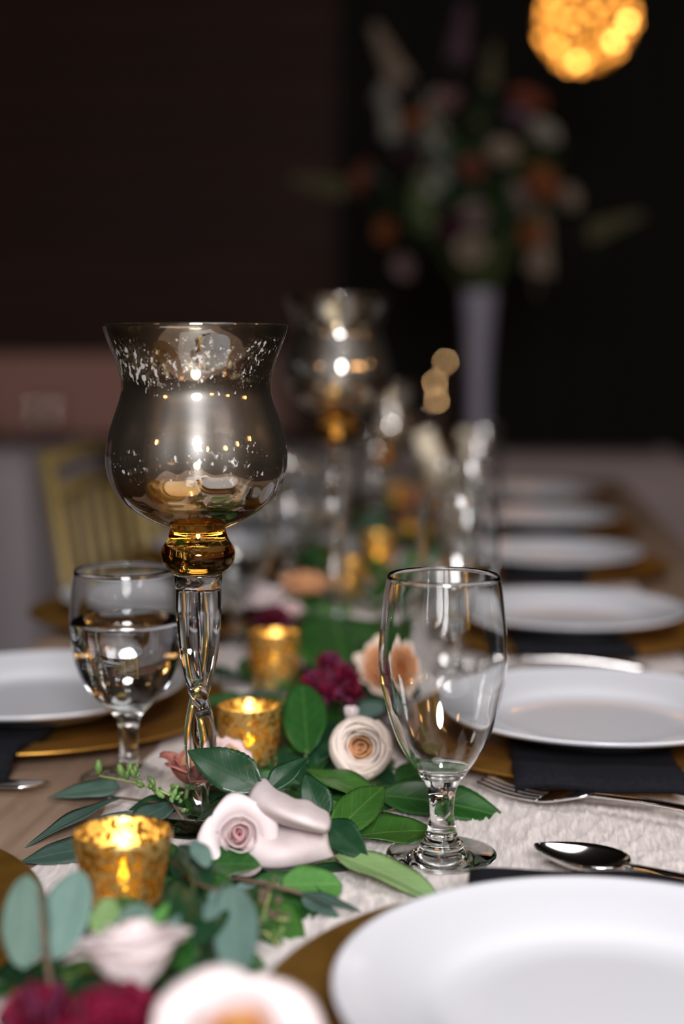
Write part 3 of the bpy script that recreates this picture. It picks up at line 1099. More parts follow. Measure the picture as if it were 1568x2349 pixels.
LEFT = [(-0.388, 0.665), (-0.378, 1.140), (-0.372, 1.60), (-0.372, 2.05), (-0.372, 2.50), (-0.372, 2.95)]
for k, (x, y) in enumerate(LEFT):
    zb = TABLE_Z + 0.0012
    where = ['at the left edge of the frame, mostly out of view', 'behind the water-filled goblet', 'seen through the water-filled goblet', 'past the twisted stem, blurred', 'far up the side with the gold chairs', 'farthest up the side with the gold chairs'][k]
    c = inst('charger_plate', charger_me); c.location = (x, y, zb)
    tag(c, f'round gold charger {where}', 'charger', 'gold chargers')
    if k == 0:
        continue
    n = inst('napkin', napkin_mes[(k + 1) % 3]); n.location = (x - 0.028 if k == 1 else x, y, zb + 0.0005); n.rotation_euler.z = math.pi + R((0, 1, 2, -2, 2, 0)[k])
    tag(n, f'black folded napkin under the plate {where}', 'napkin', 'black napkins')
    p = inst('dinner_plate', plate_me); p.location = (x, y, zb + 0.0110)
    tag(p, f'round white dinner plate {where}', 'plate', 'white dinner plates')
lay(knife('table_knife', 'dark-looking knife lying in front of the plate behind the water-filled goblet'), W(108, 1812, 0.004), W(-60, 1806, 0.004), 0.0, 0.225)

# ------------------------------------------------------------------ votive candles
def votive_tree(p, label, rr=0.0255, rb=0.020, h=0.052, light=0.35, seed=0):
    t = empty('votive_candle', p, label, 'votive candle', 'gold mercury glass votives along the garland')
    t.rotation_euler.z = seed * 1.3
    th = 0.0016
    o = smooth_prof([(rb, 0.0), (rb + (rr - rb) * 0.30, h * 0.22), (rb + (rr - rb) * 0.62, h * 0.55), (rr * 0.992, h * 0.9), (rr, h)], 5)
    prof = [(0, 0.0)] + o + [(rr - th * 0.5, h + 0.0005)] + [(r - th, max(z, 0.004)) for r, z in o[::-1] if z > 0.004] + [(0, 0.004)]
    lathe('cup', prof, M['votive'], t, 56)
    cz = 0.0042
    tr = rb * 0.86
    cup = lathe('tealight_tin', [(0, cz), (tr, cz), (tr, cz + 0.013), (tr - 0.0006, cz + 0.013), (tr - 0.0006, cz + 0.0008), (0, cz + 0.0008)], M['tin'], t, 32)
    lathe('wax', [(0, cz + 0.001), (tr - 0.0007, cz + 0.001), (tr - 0.0007, cz + 0.0112), (tr * 0.6, cz + 0.0106), (0, cz + 0.0104)], M['wax'], t, 32)
    lathe('wick', [(0, cz + 0.010), (0.0007, cz + 0.010), (0.0006, cz + 0.016), (0, cz + 0.0165)], M['wick'], t, 8)
    zf = cz + 0.0145
    fl = lathe('flame', [(0, zf)] + smooth_prof([(0.0016, zf + 0.0012), (0.0033, zf + 0.005), (0.0026, zf + 0.010), (0.0009, zf + 0.016)], 4) + [(0, zf + 0.019)], M['flame'], t, 16)
    if light > 0:
        l = point_light('flame_light', (0, 0, zf + 0.022), light, (1.0, 0.62, 0.30), 0.004)
        l.parent = t
    return t

v1 = W(285, 2124, RZ)
votive_tree(v1, 'gold mercury glass votive nearest the viewer, wide lit cup among eucalyptus', 0.0262, 0.0165, 0.052, 0.045, 1)
v2 = W(572, 1772, RZ)
votive_tree(v2, 'gold mercury glass votive just behind the twisted glass stem', 0.0236, 0.0205, 0.050, 0.03, 2)
v3 = W(630, 1578, RZ)
votive_tree(v3, 'blurred gold votive behind the other two, next to the big green leaf', 0.0242, 0.0215, 0.052, 0.03, 3)
for (x, y, d, lab) in ((868, 1316, 1.98, 'small blurred gold votive flame left of the tall goblet rim'),
                       (935, 1256, 2.3, 'amber blurred votive just above the tall goblet rim'),
                       (797, 1400, 1.72, 'blurred gold votive at the foot of the tallest candle holder'),
                       (905, 1240, 2.75, 'farthest amber votive among the blurred flowers')):
    p = WD(x, y, d)
    p.z = TABLE_Z + RZ
    votive_tree(p, lab, 0.0242, 0.0205, 0.052, 0.025, d)

# leaning cream taper candles further down the table
def taper(base, tip, label, r=0.011):
    t = empty('taper_candle', base, label, 'taper candle', 'leaning cream taper candles')
    d = (Vector(tip) - Vector(base))
    tube('candle', [base, base + d * 0.5, tip], [r, r * 0.97, r * 0.86], M['wax'], t, 20)
    tube('wick', [tip, Vector(tip) + d.normalized() * 0.008], 0.0009, M['wick'], t, 6)
    q = lathe('holder', [(0, 0), (0.026, 0.0), (0.027, 0.003), (0.012, 0.008), (0.010, 0.02), (0.016, 0.03), (0.018, 0.045), (0.0155, 0.045), (0.012, 0.032), (0, 0.030)], M['glass'], t, 32)
    q.location = Vector((base.x, base.y, TABLE_Z + RZ)) - base
    return t
for (xb, yb, xt, yt, d, lab) in ((1024, 1172, 968, 988, 2.12, 'wide pale cream taper candle leaning behind the sharp goblet'),
                                 (1060, 1160, 1068, 985, 2.55, 'dim cream taper candle beside the leaning one'),
                                 (874, 1075, 908, 900, 2.9, 'small cream taper candle leaning the other way, near the far candle holder')):
    b = WD(xb, yb, d)
    tp = WD(xt, yt, d)
    taper(b, tp, lab, 0.0185 if d < 2.2 else 0.014)

# ------------------------------------------------------------------ leaf templates: length 1 along +y, width 1 across x
def leaf_P(shape, nu=9, nv=17, fold=0.10, bend=0.12, wave=0.0, serr=0, seed=0, twist=0.0):
    rng = random.Random(seed)
    P = np.zeros((nu, nv, 3))
    ph = rng.uniform(0, 6)
    for j in range(nv):
        t = j / (nv - 1)
        if shape == 'rose':
            w = math.sin(math.pi * t ** 0.80) ** 0.80 * (1 - 0.25 * t)
        elif shape == 'lemon':
            w = math.sin(math.pi * t ** 0.92) ** 0.85 * (1 - 0.08 * t)
        elif shape == 'lance':
            w = math.sin(math.pi * t ** 0.7) ** 0.95 * (1 - 0.15 * t)
        else:                                # round
            w = math.sin(math.pi * t ** 0.95) ** 0.58
        w = max(w, 0.012)
        s = 1.0
        if serr:
            s = 1.0 + 0.055 * (((t * serr) % 1.0) - 0.5) * (1 if 0.04 < t < 0.97 else 0)
        for i in range(nu):
            u = i / (nu - 1) * 2 - 1
            x = u * 0.5 * w * (s if abs(u) > 0.99 else 1.0)
            z = fold * abs(u) ** 1.2 * w * 0.5 - bend * (t - 0.15) ** 2 + bend * 0.02
            z += wave * math.sin(t * 11 + ph + u * 1.5) * abs(u) * w
            z += twist * u * w * (t - 0.4)
            P[i, j] = (x, t, z)
    return P
LT = {}
def ltemplate(key, n, **kw):
    LT[key] = []
    for s in range(n):
        q = dict(kw)
        q['seed'] = s
        q['bend'] = kw.get('bend', 0.12) * (0.7 + 0.35 * s)
        q['twist'] = (-0.12, 0.05, 0.14)[s % 3]
        LT[key].append(grid_mesh('leaf_' + key, leaf_P(**q), 0.010, M['lemon_leaf']))
ltemplate('rose', 3, shape='rose', nu=9, nv=41, fold=0.16, bend=0.22, wave=0.03, serr=13)
ltemplate('lemon', 3, shape='lemon', nu=9, nv=37, fold=0.14, bend=0.20, wave=0.02, serr=18)
ltemplate('lance', 3, shape='lance', nu=7, nv=17, fold=0.08, bend=0.15, wave=0.02)
ltemplate('round', 3, shape='round', nu=9, nv=17, fold=0.06, bend=0.10, wave=0.02)

def basis(y, ref, roll):
    y = y.normalized()
    z = ref - y * ref.dot(y)
    if z.length < 1e-4:
        z = y.orthogonal()
    z.normalize()
    x = y.cross(z)
    if roll:
        q = Matrix.Rotation(roll, 3, y)
        x, z = q @ x, q @ z
    return Matrix((x, y, z)).transposed()

def leaf(parent, key, mat, base, tip, width, roll=0.0, var=0, ref=None):
    me = LT[key][var % len(LT[key])]
    o = inst('leaf', me, parent, M[mat])
    d = tip - base
    rot = basis(d, Vector(ref) if ref else Vector((0.0, -0.25, 1.0)), R(roll))
    L = d.length
    o.matrix_basis = Matrix.Translation(base - parent.location) @ rot.to_4x4() @ Matrix.Diagonal((width, L, (L + width) * 0.5, 1))
    return o

def sprig(name, label, cat, stem_pts, leaves, stem_mat='stem', stem_r=0.0013, group='cut greenery of the garland'):
    """stem_pts: world points. leaves: (key, mat, base, tip, width, roll, var)."""
    p0 = stem_pts[0].copy()
    t = empty(name, p0, label, cat, group)
    pts = [Vector(p) for p in stem_pts]
    tube('stem', pts, [stem_r * (1 - 0.45 * i / max(len(pts) - 1, 1)) for i in range(len(pts))], M[stem_mat], t, 7)
    for q in leaves:
        leaf(t, *q)
    return t

def L(key, mat, xb, yb, zb, xt, yt, zt, width, roll=0, var=0, ref=None):
    return (key, mat, W(xb, yb, zb), W(xt, yt, zt), width, roll, var, ref)

# --- leaves in and near focus
sprig('rose_leaf_sprig', 'glossy dark serrated rose leaves rising behind the sharp pale pink rose', 'rose leaves',
      [W(640, 1880, 0.012), W(615, 1850, 0.03), W(597, 1815, 0.046)],
      [L('rose', 'rose_leaf', 597, 1806, 0.046, 428, 1717, 0.066, 0.030, -38, 0),
       L('rose', 'rose_leaf', 600, 1835, 0.040, 440, 1862, 0.030, 0.036, 10, 1),
       L('rose', 'rose_leaf', 617, 1812, 0.040, 706, 1725, 0.058, 0.017, 15, 2)])
sprig('rose_leaf_sprig', 'dark rose leaves with torn blade to the right of the pale pink petals', 'rose leaves',
      [W(690, 1945, 0.006), W(722, 1905, 0.022), W(742, 1880, 0.030)],
      [L('rose', 'rose_leaf', 742, 1882, 0.026, 698, 1770, 0.050, 0.0225, -15, 1),
       L('rose', 'rose_leaf', 743, 1886, 0.026, 842, 1966, 0.016, 0.0235, 22, 0)])
sprig('lemon_leaf_sprig', 'fresh mid-green finely toothed leaves in focus beside the goblet stem', 'leaf sprig',
      [W(700, 1990, 0.006), W(745, 1945, 0.012), W(800, 1905, 0.014), W(862, 1872, 0.012), W(912, 1852, 0.008)],
      [L('lemon', 'lemon_leaf', 752, 1925, 0.016, 890, 1788, 0.034, 0.026, 28, 1),
       L('lemon', 'lemon_leaf', 812, 1920, 0.010, 1003, 1893, 0.006, 0.036, 4, 0),
       L('lemon', 'deep_leaf', 730, 1900, 0.014, 668, 1775, 0.024, 0.028, 12, 2)], 'palestem', 0.0016)
sprig('lemon_leaf_sprig', 'pale green leaf underside lying flat in front of the goblet foot', 'leaf sprig',
      [W(735, 1955, 0.010), W(760, 1962, 0.013), W(778, 1968, 0.013)],
      [L('lemon', 'lemon_back', 768, 1962, 0.013, 1022, 2050, 0.010, 0.028, -6, 1)])
sprig('lemon_leaf_sprig', 'light green rounded leaf under the pale pink rose', 'leaf sprig',
      [W(590, 2020, 0.012), W(615, 2026, 0.015), W(640, 2030, 0.018)],
      [L('round', 'bright_leaf', 648, 2032, 0.016, 786, 2024, 0.012, 0.028, 12, 0),
       L('lemon', 'deep_leaf', 545, 2040, 0.010, 770, 2085, 0.008, 0.040, 5, 1),
       L('lemon', 'lemon_leaf', 560, 2075, 0.008, 690, 2165, 0.006, 0.034, 0, 2)], 'palestem')
sprig('ruscus_sprig', 'large deep green leaves lying behind the goblet stem', 'leaf sprig',
      [W(690, 1800, 0.012), W(740, 1790, 0.016), W(800, 1800, 0.016), W(880, 1815, 0.012)],
      [L('lemon', 'deep_leaf', 860, 1826, 0.012, 1165, 1852, 0.010, 0.044, 6, 1),
       L('lemon', 'lemon_leaf', 700, 1765, 0.024, 880, 1832, 0.018, 0.030, -10, 0),
       L('lemon', 'deep_leaf', 760, 1790, 0.016, 960, 1785, 0.012, 0.045, -8, 2),
       L('lemon', 'deep_leaf', 720, 1850, 0.006, 860, 1880, 0.006, 0.040, 5, 1),
       L('lemon', 'lemon_leaf', 735, 1838, 0.016, 800, 1865, 0.012, 0.012, 0, 1)])
# --- grey green eucalyptus on the left
sprig('eucalyptus_sprig', 'grey-green eucalyptus leaves spread on the wooden table before the water goblet', 'eucalyptus',
      [W(430, 1860, 0.014), W(360, 1842, 0.012), W(290, 1832, 0.010), W(255, 1828, 0.008)],
      [L('lance', 'euca', 275, 1805, 0.010, 105, 1822, 0.006, 0.026, 0, 0),
       L('lance', 'euca_dark', 278, 1830, 0.012, 52, 1928, 0.005, 0.016, 10, 1),
       L('lance', 'euca', 316, 1868, 0.008, 182, 1898, 0.004, 0.016, 0, 2),
       L('round', 'euca_dark', 398, 1842, 0.014, 300, 1888, 0.010, 0.022, 0, 1)], 'twig')
sprig('eucalyptus_sprig', 'single eucalyptus leaf tucked left of the nearest votive', 'eucalyptus',
      [W(240, 1965, 0.005), W(215, 1962, 0.006), W(200, 1960, 0.007)],
      [L('lance', 'euca_dark', 215, 1945, 0.008, 38, 1972, 0.003, 0.030, 0, 0)], 'twig')
# --- blurred foreground eucalyptus
sprig('eucalyptus_sprig', 'pair of broad upright eucalyptus leaves at the left foreground, blurred', 'eucalyptus',
      [W(120, 2290, 0.020), W(108, 2200, 0.030), W(98, 2120, 0.042), W(92, 2040, 0.055)],
      [L('round', 'euca', 55, 2225, 0.020, 62, 2005, 0.058, 0.0225, 8, 0, (0.2, -1, 0.5)),
       L('round', 'euca_pale', 118, 2205, 0.022, 180, 1990, 0.056, 0.026, -10, 1, (0.1, -1, 0.5))], 'twig', 0.0018)
sprig('eucalyptus_sprig', 'blue-grey eucalyptus leaf hanging over the gold charger rim, blurred', 'eucalyptus',
      [W(420, 2010, 0.030), W(460, 2030, 0.034), W(500, 2045, 0.036)],
      [L('round', 'euca_pale', 535, 2030, 0.036, 545, 2250, 0.026, 0.0225, -6, 0, (0, -1, 0.7)),
       L('round', 'euca_pale', 470, 2110, 0.034, 520, 2030, 0.036, 0.013, 10, 1, (0, -1, 0.7)),
       L('rose', 'rose_leaf', 470, 2035, 0.030, 415, 1905, 0.040, 0.021, 10, 2),
       L('rose', 'euca_pale', 475, 1990, 0.038, 440, 1915, 0.046, 0.012, 0, 1)], 'twig')
sprig('ruscus_sprig', 'very dark green leaves right of the nearest votive, blurred', 'leaf sprig',
      [W(450, 2260, 0.012), W(455, 2160, 0.026), W(450, 2060, 0.036), W(430, 1980, 0.040)],
      [L('lemon', 'rose_leaf', 450, 2180, 0.028, 395, 2010, 0.042, 0.021, 0, 0, (0, -1, 0.6)),
       L('lemon', 'rose_leaf', 455, 2170, 0.030, 510, 2030, 0.038, 0.018, 20, 1, (0, -1, 0.6)),
       L('lemon', 'deep_leaf', 440, 2230, 0.022, 370, 2110, 0.034, 0.018, 0, 2, (0, -1, 0.6)),
       L('lemon', 'rose_leaf', 430, 2290, 0.016, 470, 2150, 0.026, 0.024, -15, 0, (0, -1, 0.6)),
       L('lemon', 'deep_leaf', 480, 2150, 0.014, 560, 2010, 0.018, 0.026, 0, 0)])
sprig('leafy_sprig', 'light green leaf tips poking up behind the blurred foreground rose', 'leaf sprig',
      [W(300, 2270, 0.015), W(300, 2190, 0.032), W(300, 2120, 0.040)],
      [L('round', 'lemon_back', 225, 2150, 0.034, 255, 2055, 0.044, 0.014, 0, 0, (0, -1, 0.5)),
       L('round', 'euca', 268, 2140, 0.036, 350, 2085, 0.044, 0.016, 20, 1, (0, -1, 0.5)),
       L('round', 'lemon_back', 300, 2190, 0.034, 345, 2120, 0.042, 0.013, -10, 0, (0, -1, 0.5)),
       L('lance', 'euca_pale', 355, 2190, 0.034, 415, 2085, 0.044, 0.0125, 0, 2, (0, -1, 0.5)),
       L('lance', 'bright_leaf', 352, 2120, 0.038, 390, 2065, 0.044, 0.007, 0, 1, (0, -1, 0.5)),
       L('lemon', 'deep_leaf', 255, 2130, 0.020, 330, 2050, 0.028, 0.022, 0, 2, (0, -1, 0.5))])
sprig('eucalyptus_sprig', 'thin dark grey-green leaves leading under the gold charger', 'eucalyptus',
      [W(540, 2015, 0.022), W(620, 2030, 0.020), W(700, 2052, 0.016), W(760, 2078, 0.010)],
      [L('lance', 'euca_dark', 690, 2050, 0.018, 832, 2086, 0.006, 0.011, 0, 0),
       L('lance', 'euca', 690, 2062, 0.012, 790, 2105, 0.004, 0.012, 0, 1),
       L('lance', 'euca_pale', 610, 2020, 0.018, 516, 2042, 0.020, 0.008, 0, 1),
       L('round', 'euca_pale', 590, 1975, 0.012, 680, 1985, 0.012, 0.018, 0, 2)], 'twig', 0.0016)

# little green bud sprigs
bud_me = revolve_mesh('bud', [(0, 0)] + smooth_prof([(0.0010, 0.0006), (0.0019, 0.003), (0.0017, 0.005), (0.0010, 0.0068)], 3) + [(0, 0.0072)], M['bud'], 10)
def bud_sprig(label, pts, buds, mat='bud', sm='palestem'):
    t = empty('bud_sprig', pts[0], label, 'bud sprig', 'cut greenery of the garland')
    tube('stem', pts, 0.0009, M[sm], t, 6)
    for (b, d, s) in buds:
        o = inst('bud', bud_me, t, M[mat])
        rot = basis(Vector((0, 1, 0)), Vector((0, 0, 1)), 0)
        q = Vector((0, 0, 1)).rotation_difference(d.normalized()).to_matrix().to_4x4()
        o.matrix_basis = Matrix.Translation(b - t.location) @ q @ Matrix.Diagonal((s, s, s, 1))
    return t
rb = random.Random(5)
def rand_buds(pts, n, spread, rng):
    out = []
    for k in range(n):
        i = rng.randrange(len(pts) - 1)
        p = pts[i].lerp(pts[i + 1], rng.random())
        d = Vector((rng.uniform(-1, 1), rng.uniform(-1, 0.6), rng.uniform(0.2, 1.2)))
        out.append((p + d.normalized() * rng.uniform(0, spread), d, rng.uniform(0.5, 1.05)))
    return out
pts = [W(415, 1835, 0.018), W(370, 1815, 0.024), W(330, 1800, 0.026), W(285, 1790, 0.026), W(228, 1780, 0.028)]
bud_sprig('small green bud sprig in front of the water goblet foot', pts, rand_buds(pts[:4], 15, 0.010, rb) + [(W(226, 1778, 0.028), Vector((0, 0, 1)), 1.5), (W(296, 1780, 0.028), Vector((0.1, 0, 1)), 1.3), (W(282, 1784, 0.028), Vector((-0.3, 0, 1)), 1.4)])
pts = [W(420, 1880, 0.012), W(400, 1850, 0.016), W(380, 1830, 0.018)]
bud_sprig('darker bud cluster beside the candle holder foot', pts, rand_buds(pts, 14, 0.010, rb), 'sepal', 'twig')
pts = [W(560, 2160, 0.014), W(600, 2110, 0.018), W(615, 2060, 0.022), W(630, 2010, 0.024)]
bud_sprig('brown twig with tiny dry buds between the rose and the gold charger', pts, rand_buds(pts, 8, 0.006, rb), 'twig', 'palestem')
pts = [W(590, 2100, 0.014), W(640, 2108, 0.016), W(662, 2110, 0.016)]
bud_sprig('short pale cut stem with buds near the charger rim', pts, rand_buds(pts, 8, 0.008, rb), 'twig', 'palestem')
pts = [W(640, 2170, 0.006), W(610, 2140, 0.012), W(575, 2130, 0.014), W(560, 2150, 0.012)]
bud_sprig('tangled little green buds left of the gold charger', pts, rand_buds(pts, 12, 0.008, rb))

# ------------------------------------------------------------------ roses
def petal_P(r0, r1, H, half, close=0.0, curl=0.0, tipz=0.2, nu=15, nv=12, seed=0, notch=0.0, wob=0.03):
    """A petal wrapped round the z axis: r0 at its base, r1 at its widest; close>0 leans in at the top, curl>0 rolls out."""
    rng = random.Random(seed)
    p1, p2 = rng.uniform(0, 6), rng.uniform(0, 6)
    P = np.zeros((nu, nv, 3))
    for i in range(nu):
        u = i / (nu - 1) * 2 - 1
        for j in range(nv):
            v = j / (nv - 1)
            ve = v * (1 - tipz * abs(u) ** 2.4 + notch * math.exp(-(u / 0.2) ** 2))
            wd = (0.38 + 0.62 * math.sin(min(v * 1.25, 1.0) * math.pi / 2))
            a = u * half * wd
            r = r0 + (r1 - r0) * math.sin(min(ve * 1.15, 1.0) * math.pi / 2) ** 0.9
            r -= close * max(ve - 0.5, 0) ** 1.5 * 2.8
            z = H * ve
            if curl > 0:
                c = max(ve - 0.62, 0) / 0.38
                r += curl * c ** 1.5
                z -= curl * 0.75 * c ** 2.6
            r *= 1 + wob * math.sin(u * 4 + p1) * v + wob * 0.7 * math.sin(u * 9 + p2) * v
            z += H * wob * math.sin(u * 5 + p2) * v
            r = max(r, 0.0003)
            P[i, j] = (r * math.cos(a), r * math.sin(a), z)
    return P

ROSE_LAYERS = [  # count, r0, r1, H, half-angle, close, curl, start
    (3, 0.0012, 0.0034, 0.0220, 105, 0.0022, 0.0),
    (4, 0.0016, 0.0065, 0.0222, 85, 0.0026, 0.0004),
    (5, 0.0020, 0.0100, 0.0220, 68, 0.0026, 0.0015),
    (5, 0.0024, 0.0145, 0.0215, 58, 0.0010, 0.0040),
    (5, 0.0026, 0.0195, 0.0190, 50, 0.0, 0.0080),
]
def rose_layer_meshes(layers, tag_, scale=1.0, variants=3):
    out = []
    for li, (n, r0, r1, H, half, close, curl) in enumerate(layers):
        out.append([grid_mesh(f'petal_{tag_}', petal_P(r0 * scale, r1 * scale, H * scale, R(half), close * scale, curl * scale, 0.25 + 0.05 * li, seed=li * 10 + s,
                                                        notch=(-0.05 if li >= 2 else 0.0), wob=0.02 + 0.012 * li), 0.00045 * scale, M['pink2']) for s in range(variants)])
    return out
ROSE_ME = rose_layer_meshes(ROSE_LAYERS, 'rose')
OPEN_LAYERS = [
    (3, 0.0006, 0.0018, 0.0135, 120, 0.0008, 0.0),
    (4, 0.0012, 0.0045, 0.0140, 95, 0.0014, 0.0),
    (6, 0.0018, 0.0085, 0.0160, 62, 0.0018, 0.0004),
    (7, 0.0022, 0.0130, 0.0175, 50, 0.0022, 0.0008),
    (8, 0.0024, 0.0175, 0.0185, 46, 0.0022, 0.0016),
    (8, 0.0026, 0.0215, 0.0180, 44, 0.0016, 0.0030),
    (6, 0.0026, 0.0250, 0.0155, 44, 0.0, 0.0055),
]
OPEN_ME = rose_layer_meshes(OPEN_LAYERS, 'garden_rose')
CAB_LAYERS = [
    (3, 0.0006, 0.0018, 0.0150, 120, 0.0008, 0.0),
    (4, 0.0012, 0.0040, 0.0158, 95, 0.0012, 0.0),
    (5, 0.0018, 0.0072, 0.0172, 72, 0.0018, 0.0),
    (6, 0.0022, 0.0105, 0.0188, 66, 0.0028, 0.0),
    (6, 0.0024, 0.0140, 0.0205, 66, 0.0042, 0.0),
    (6, 0.0026, 0.0175, 0.0218, 66, 0.0056, 0.0),
    (6, 0.0026, 0.0205, 0.0215, 66, 0.0062, 0.0)]
CAB_ME = [[grid_mesh('petal_cabbage_rose', petal_P(r0, r1, H, R(half), close, curl, 0.10, nu=15, nv=12, seed=li * 10 + q, wob=0.014), 0.0005, M['pink2']) for q in range(3)]
          for li, (n, r0, r1, H, half, close, curl) in enumerate(CAB_LAYERS)]
def tea_meshes(layers):
    out = []
    for li, (n, r0, r1, H, half, close, curl) in enumerate(layers):
        out.append([grid_mesh('petal_tea_rose', petal_P(r0, r1, H, R(half), close, curl, 0.22 + 0.04 * li, nu=21, nv=16, seed=li * 10 + q,
                    notch=(0.035 if li >= 3 else 0.0), wob=0.012 + 0.004 * li), 0.0006, M['pink2']) for q in range(3)])
    return out
HYB_LAYERS = [
    (3, 0.0010, 0.0028, 0.0205, 110, 0.0016, 0.0),
    (3, 0.0014, 0.0050, 0.0215, 98, 0.0018, 0.0003),
    (3, 0.0018, 0.0082, 0.0222, 86, 0.0018, 0.0010),
    (3, 0.0022, 0.0128, 0.0228, 76, 0.0016, 0.0022),
    (4, 0.0026, 0.0178, 0.0190, 72, 0.0, 0.0085)]
HYB_ME = tea_meshes(HYB_LAYERS)
TEA_LAYERS = [
    (3, 0.0014, 0.0050, 0.0340, 105, 0.0025, 0.0004),
    (3, 0.0020, 0.0095, 0.0345, 90, 0.0020, 0.0020),
    (3, 0.0024, 0.0145, 0.0335, 80, 0.0006, 0.0060),
    (3, 0.0028, 0.0185, 0.0315, 74, 0.0, 0.0105),
    (3, 0.0028, 0.0200, 0.0270, 66, 0.0, 0.0120)]
TEA_ME = tea_meshes(TEA_LAYERS)
ROSES = {'rose': (ROSE_LAYERS, ROSE_ME), 'open': (OPEN_LAYERS, OPEN_ME), 'cabbage': (CAB_LAYERS, CAB_ME), 'hybrid': (HYB_LAYERS, HYB_ME), 'tea': (TEA_LAYERS, TEA_ME)}
def rose(label, center, axis, size, mats, kind='rose', group='roses in the garland', skip_outer=0, extra=None, seed=0, name='rose', spin=0.0):
    """center: middle of the bloom; size: bloom diameter."""
    layers, meshes = ROSES[kind]
    rng = random.Random(seed)
    ref_d = 2 * (layers[-1 - skip_outer][2] + layers[-1 - skip_outer][6])
    s = size / ref_d
    t = bpy.data.objects.new(name, None)
    COL.objects.link(t)
    q = Vector((0, 0, 1)).rotation_difference(Vector(axis).normalized())
    t.rotation_mode = 'QUATERNION'
    t.rotation_quaternion = q
    t.location = Vector(center) - (q @ Vector((0, 0, layers[-1][3] * 0.55 * s)))
    t.scale = (s, s, s)
    tag(t, label, 'rose', group)
    a0 = spin
    for li, (n, *_r) in enumerate(layers[:len(layers) - skip_outer]):
        a0 += 0.6
        for k in range(n):
            o = inst('petal', meshes[li][(k + seed) % 3], t, M[mats[min(li, len(mats) - 1)]])
            o.rotation_euler = (rng.uniform(-0.05, 0.05), rng.uniform(-0.05, 0.05) - (0.05 if li >= 3 else 0), a0 + 2 * math.pi * k / n + rng.uniform(-0.12, 0.12))
    # calyx and a stub of stem
    lathe('calyx', [(0, -0.003), (0.0016, -0.003), (0.0042, 0.001), (0.0036, 0.004), (0, 0.005)], M['sepal'], t, 12)
    v, f = tube_data([Vector((0, 0, -0.002)), Vector((0.001, 0, -0.012)), Vector((0.002, 0.001, -0.022))], 0.0016, 8)
    mesh_obj('stem', v, f, M['stem'], t)
    return t

CAMP = Vector((0, 0, TABLE_Z + CAM_H))
def toward_cam(p, dx=0.0, dz=0.0):
    v = (CAMP - p).normalized()
    return Vector((v.x + dx, v.y, v.z + dz)).normalized()

# the sharp pale pink rose and its neighbour
pr1 = W(548, 1918, 0.030)
rose('pale pink rose in sharp focus showing its spiral pink heart', pr1, toward_cam(pr1, 0.0, 0.15), 0.0460, ('pink0', 'pink1', 'pink2', 'pink3', 'pink3'), 'hybrid', seed=1, spin=0.5)
# broad outer petals of the rose lying beside it
def free_petal(parent, P, thick, mat, mtx):
    o = inst('petal', grid_mesh('broad_petal', P, thick, M[mat]), parent)
    o.matrix_basis = Matrix.Translation(-parent.location) @ mtx
    return o

def bez_patch(ctrl, n=17):
    """Bicubic patch through a 4 x 4 net of table points (x, y, z)."""
    C = np.array([[list(W(*p)) for p in row] for row in ctrl])           # rows v, columns u
    t = np.linspace(0, 1, n)
    B = np.stack([(1 - t) ** 3, 3 * t * (1 - t) ** 2, 3 * t * t * (1 - t), t ** 3], 1)
    return np.einsum('ui,vj,jik->uvk', B, B, C)
pr2 = W(662, 1925, 0.020) + Vector((0.004, 0.016, 0))
broad = rose('pale pink rose lying on its side, one broad petal folded over, beside the spiral rose', pr2, (0.35, 0.45, 0.75), 0.030, ('pink1', 'pink2', 'pink3', 'pink3', 'pink3'), 'tea', seed=4, spin=1.0)
def broad_petal(ctrl, mat):
    P = bez_patch(ctrl, 21)
    vv = np.linspace(0, 1, 21)[None, :]
    uu = np.linspace(0, 1, 21)[:, None]
    P[:, :, 2] += 0.0011 * np.sin(uu * 9.5 + 1.0) * vv ** 2 + 0.0006 * np.sin(uu * 21) * vv ** 4
    inv = (Matrix.Translation(broad.location) @ broad.rotation_quaternion.to_matrix().to_4x4() @ Matrix.Diagonal((*broad.scale, 1))).inverted()
    me = grid_mesh('broad_petal', P, 0.0007, M[mat])
    me.transform(inv)
    return inst('petal', me, broad)
broad_petal([[(566, 1975, .016), (612, 2010, .014), (700, 1985, .014), (766, 1966, .014)],
             [(556, 1940, .026), (612, 1962, .030), (695, 1958, .030), (748, 1932, .026)],
             [(560, 1900, .032), (622, 1905, .036), (692, 1915, .034), (752, 1905, .030)],
             [(572, 1866, .030), (625, 1870, .030), (690, 1888, .028), (748, 1890, .026)]], 'pink3')
broad_petal([[(566, 1872, .028), (625, 1888, .028), (690, 1904, .028), (738, 1910, .026)],
             [(548, 1850, .046), (618, 1880, .052), (688, 1910, .050), (752, 1922, .040)],
             [(576, 1800, .056), (640, 1840, .060), (700, 1886, .056), (766, 1886, .044)],
             [(604, 1788, .044), (640, 1822, .046), (712, 1836, .044), (752, 1862, .036)]], 'pink3')
broad_petal([[(536, 1868, .030), (556, 1890, .028), (590, 1910, .026), (625, 1920, .024)],
             [(534, 1848, .040), (560, 1868, .038), (596, 1888, .034), (630, 1905, .030)],
             [(550, 1842, .042), (572, 1850, .042), (604, 1870, .038), (640, 1890, .032)],
             [(570, 1838, .036), (590, 1842, .036), (612, 1856, .034), (645, 1875, .030)]], 'pink2')
broad_petal([[(600, 1950, .006), (650, 1965, .006), (700, 1960, .006), (740, 1940, .008)],
             [(596, 1890, .010), (650, 1880, .010), (710, 1885, .010), (752, 1895, .012)],
             [(598, 1850, .022), (650, 1845, .022), (705, 1860, .022), (748, 1880, .020)],
             [(605, 1830, .030), (650, 1830, .032), (700, 1855, .030), (742, 1875, .026)]], 'pink3')
pr3 = W(826, 1716, 0.034)
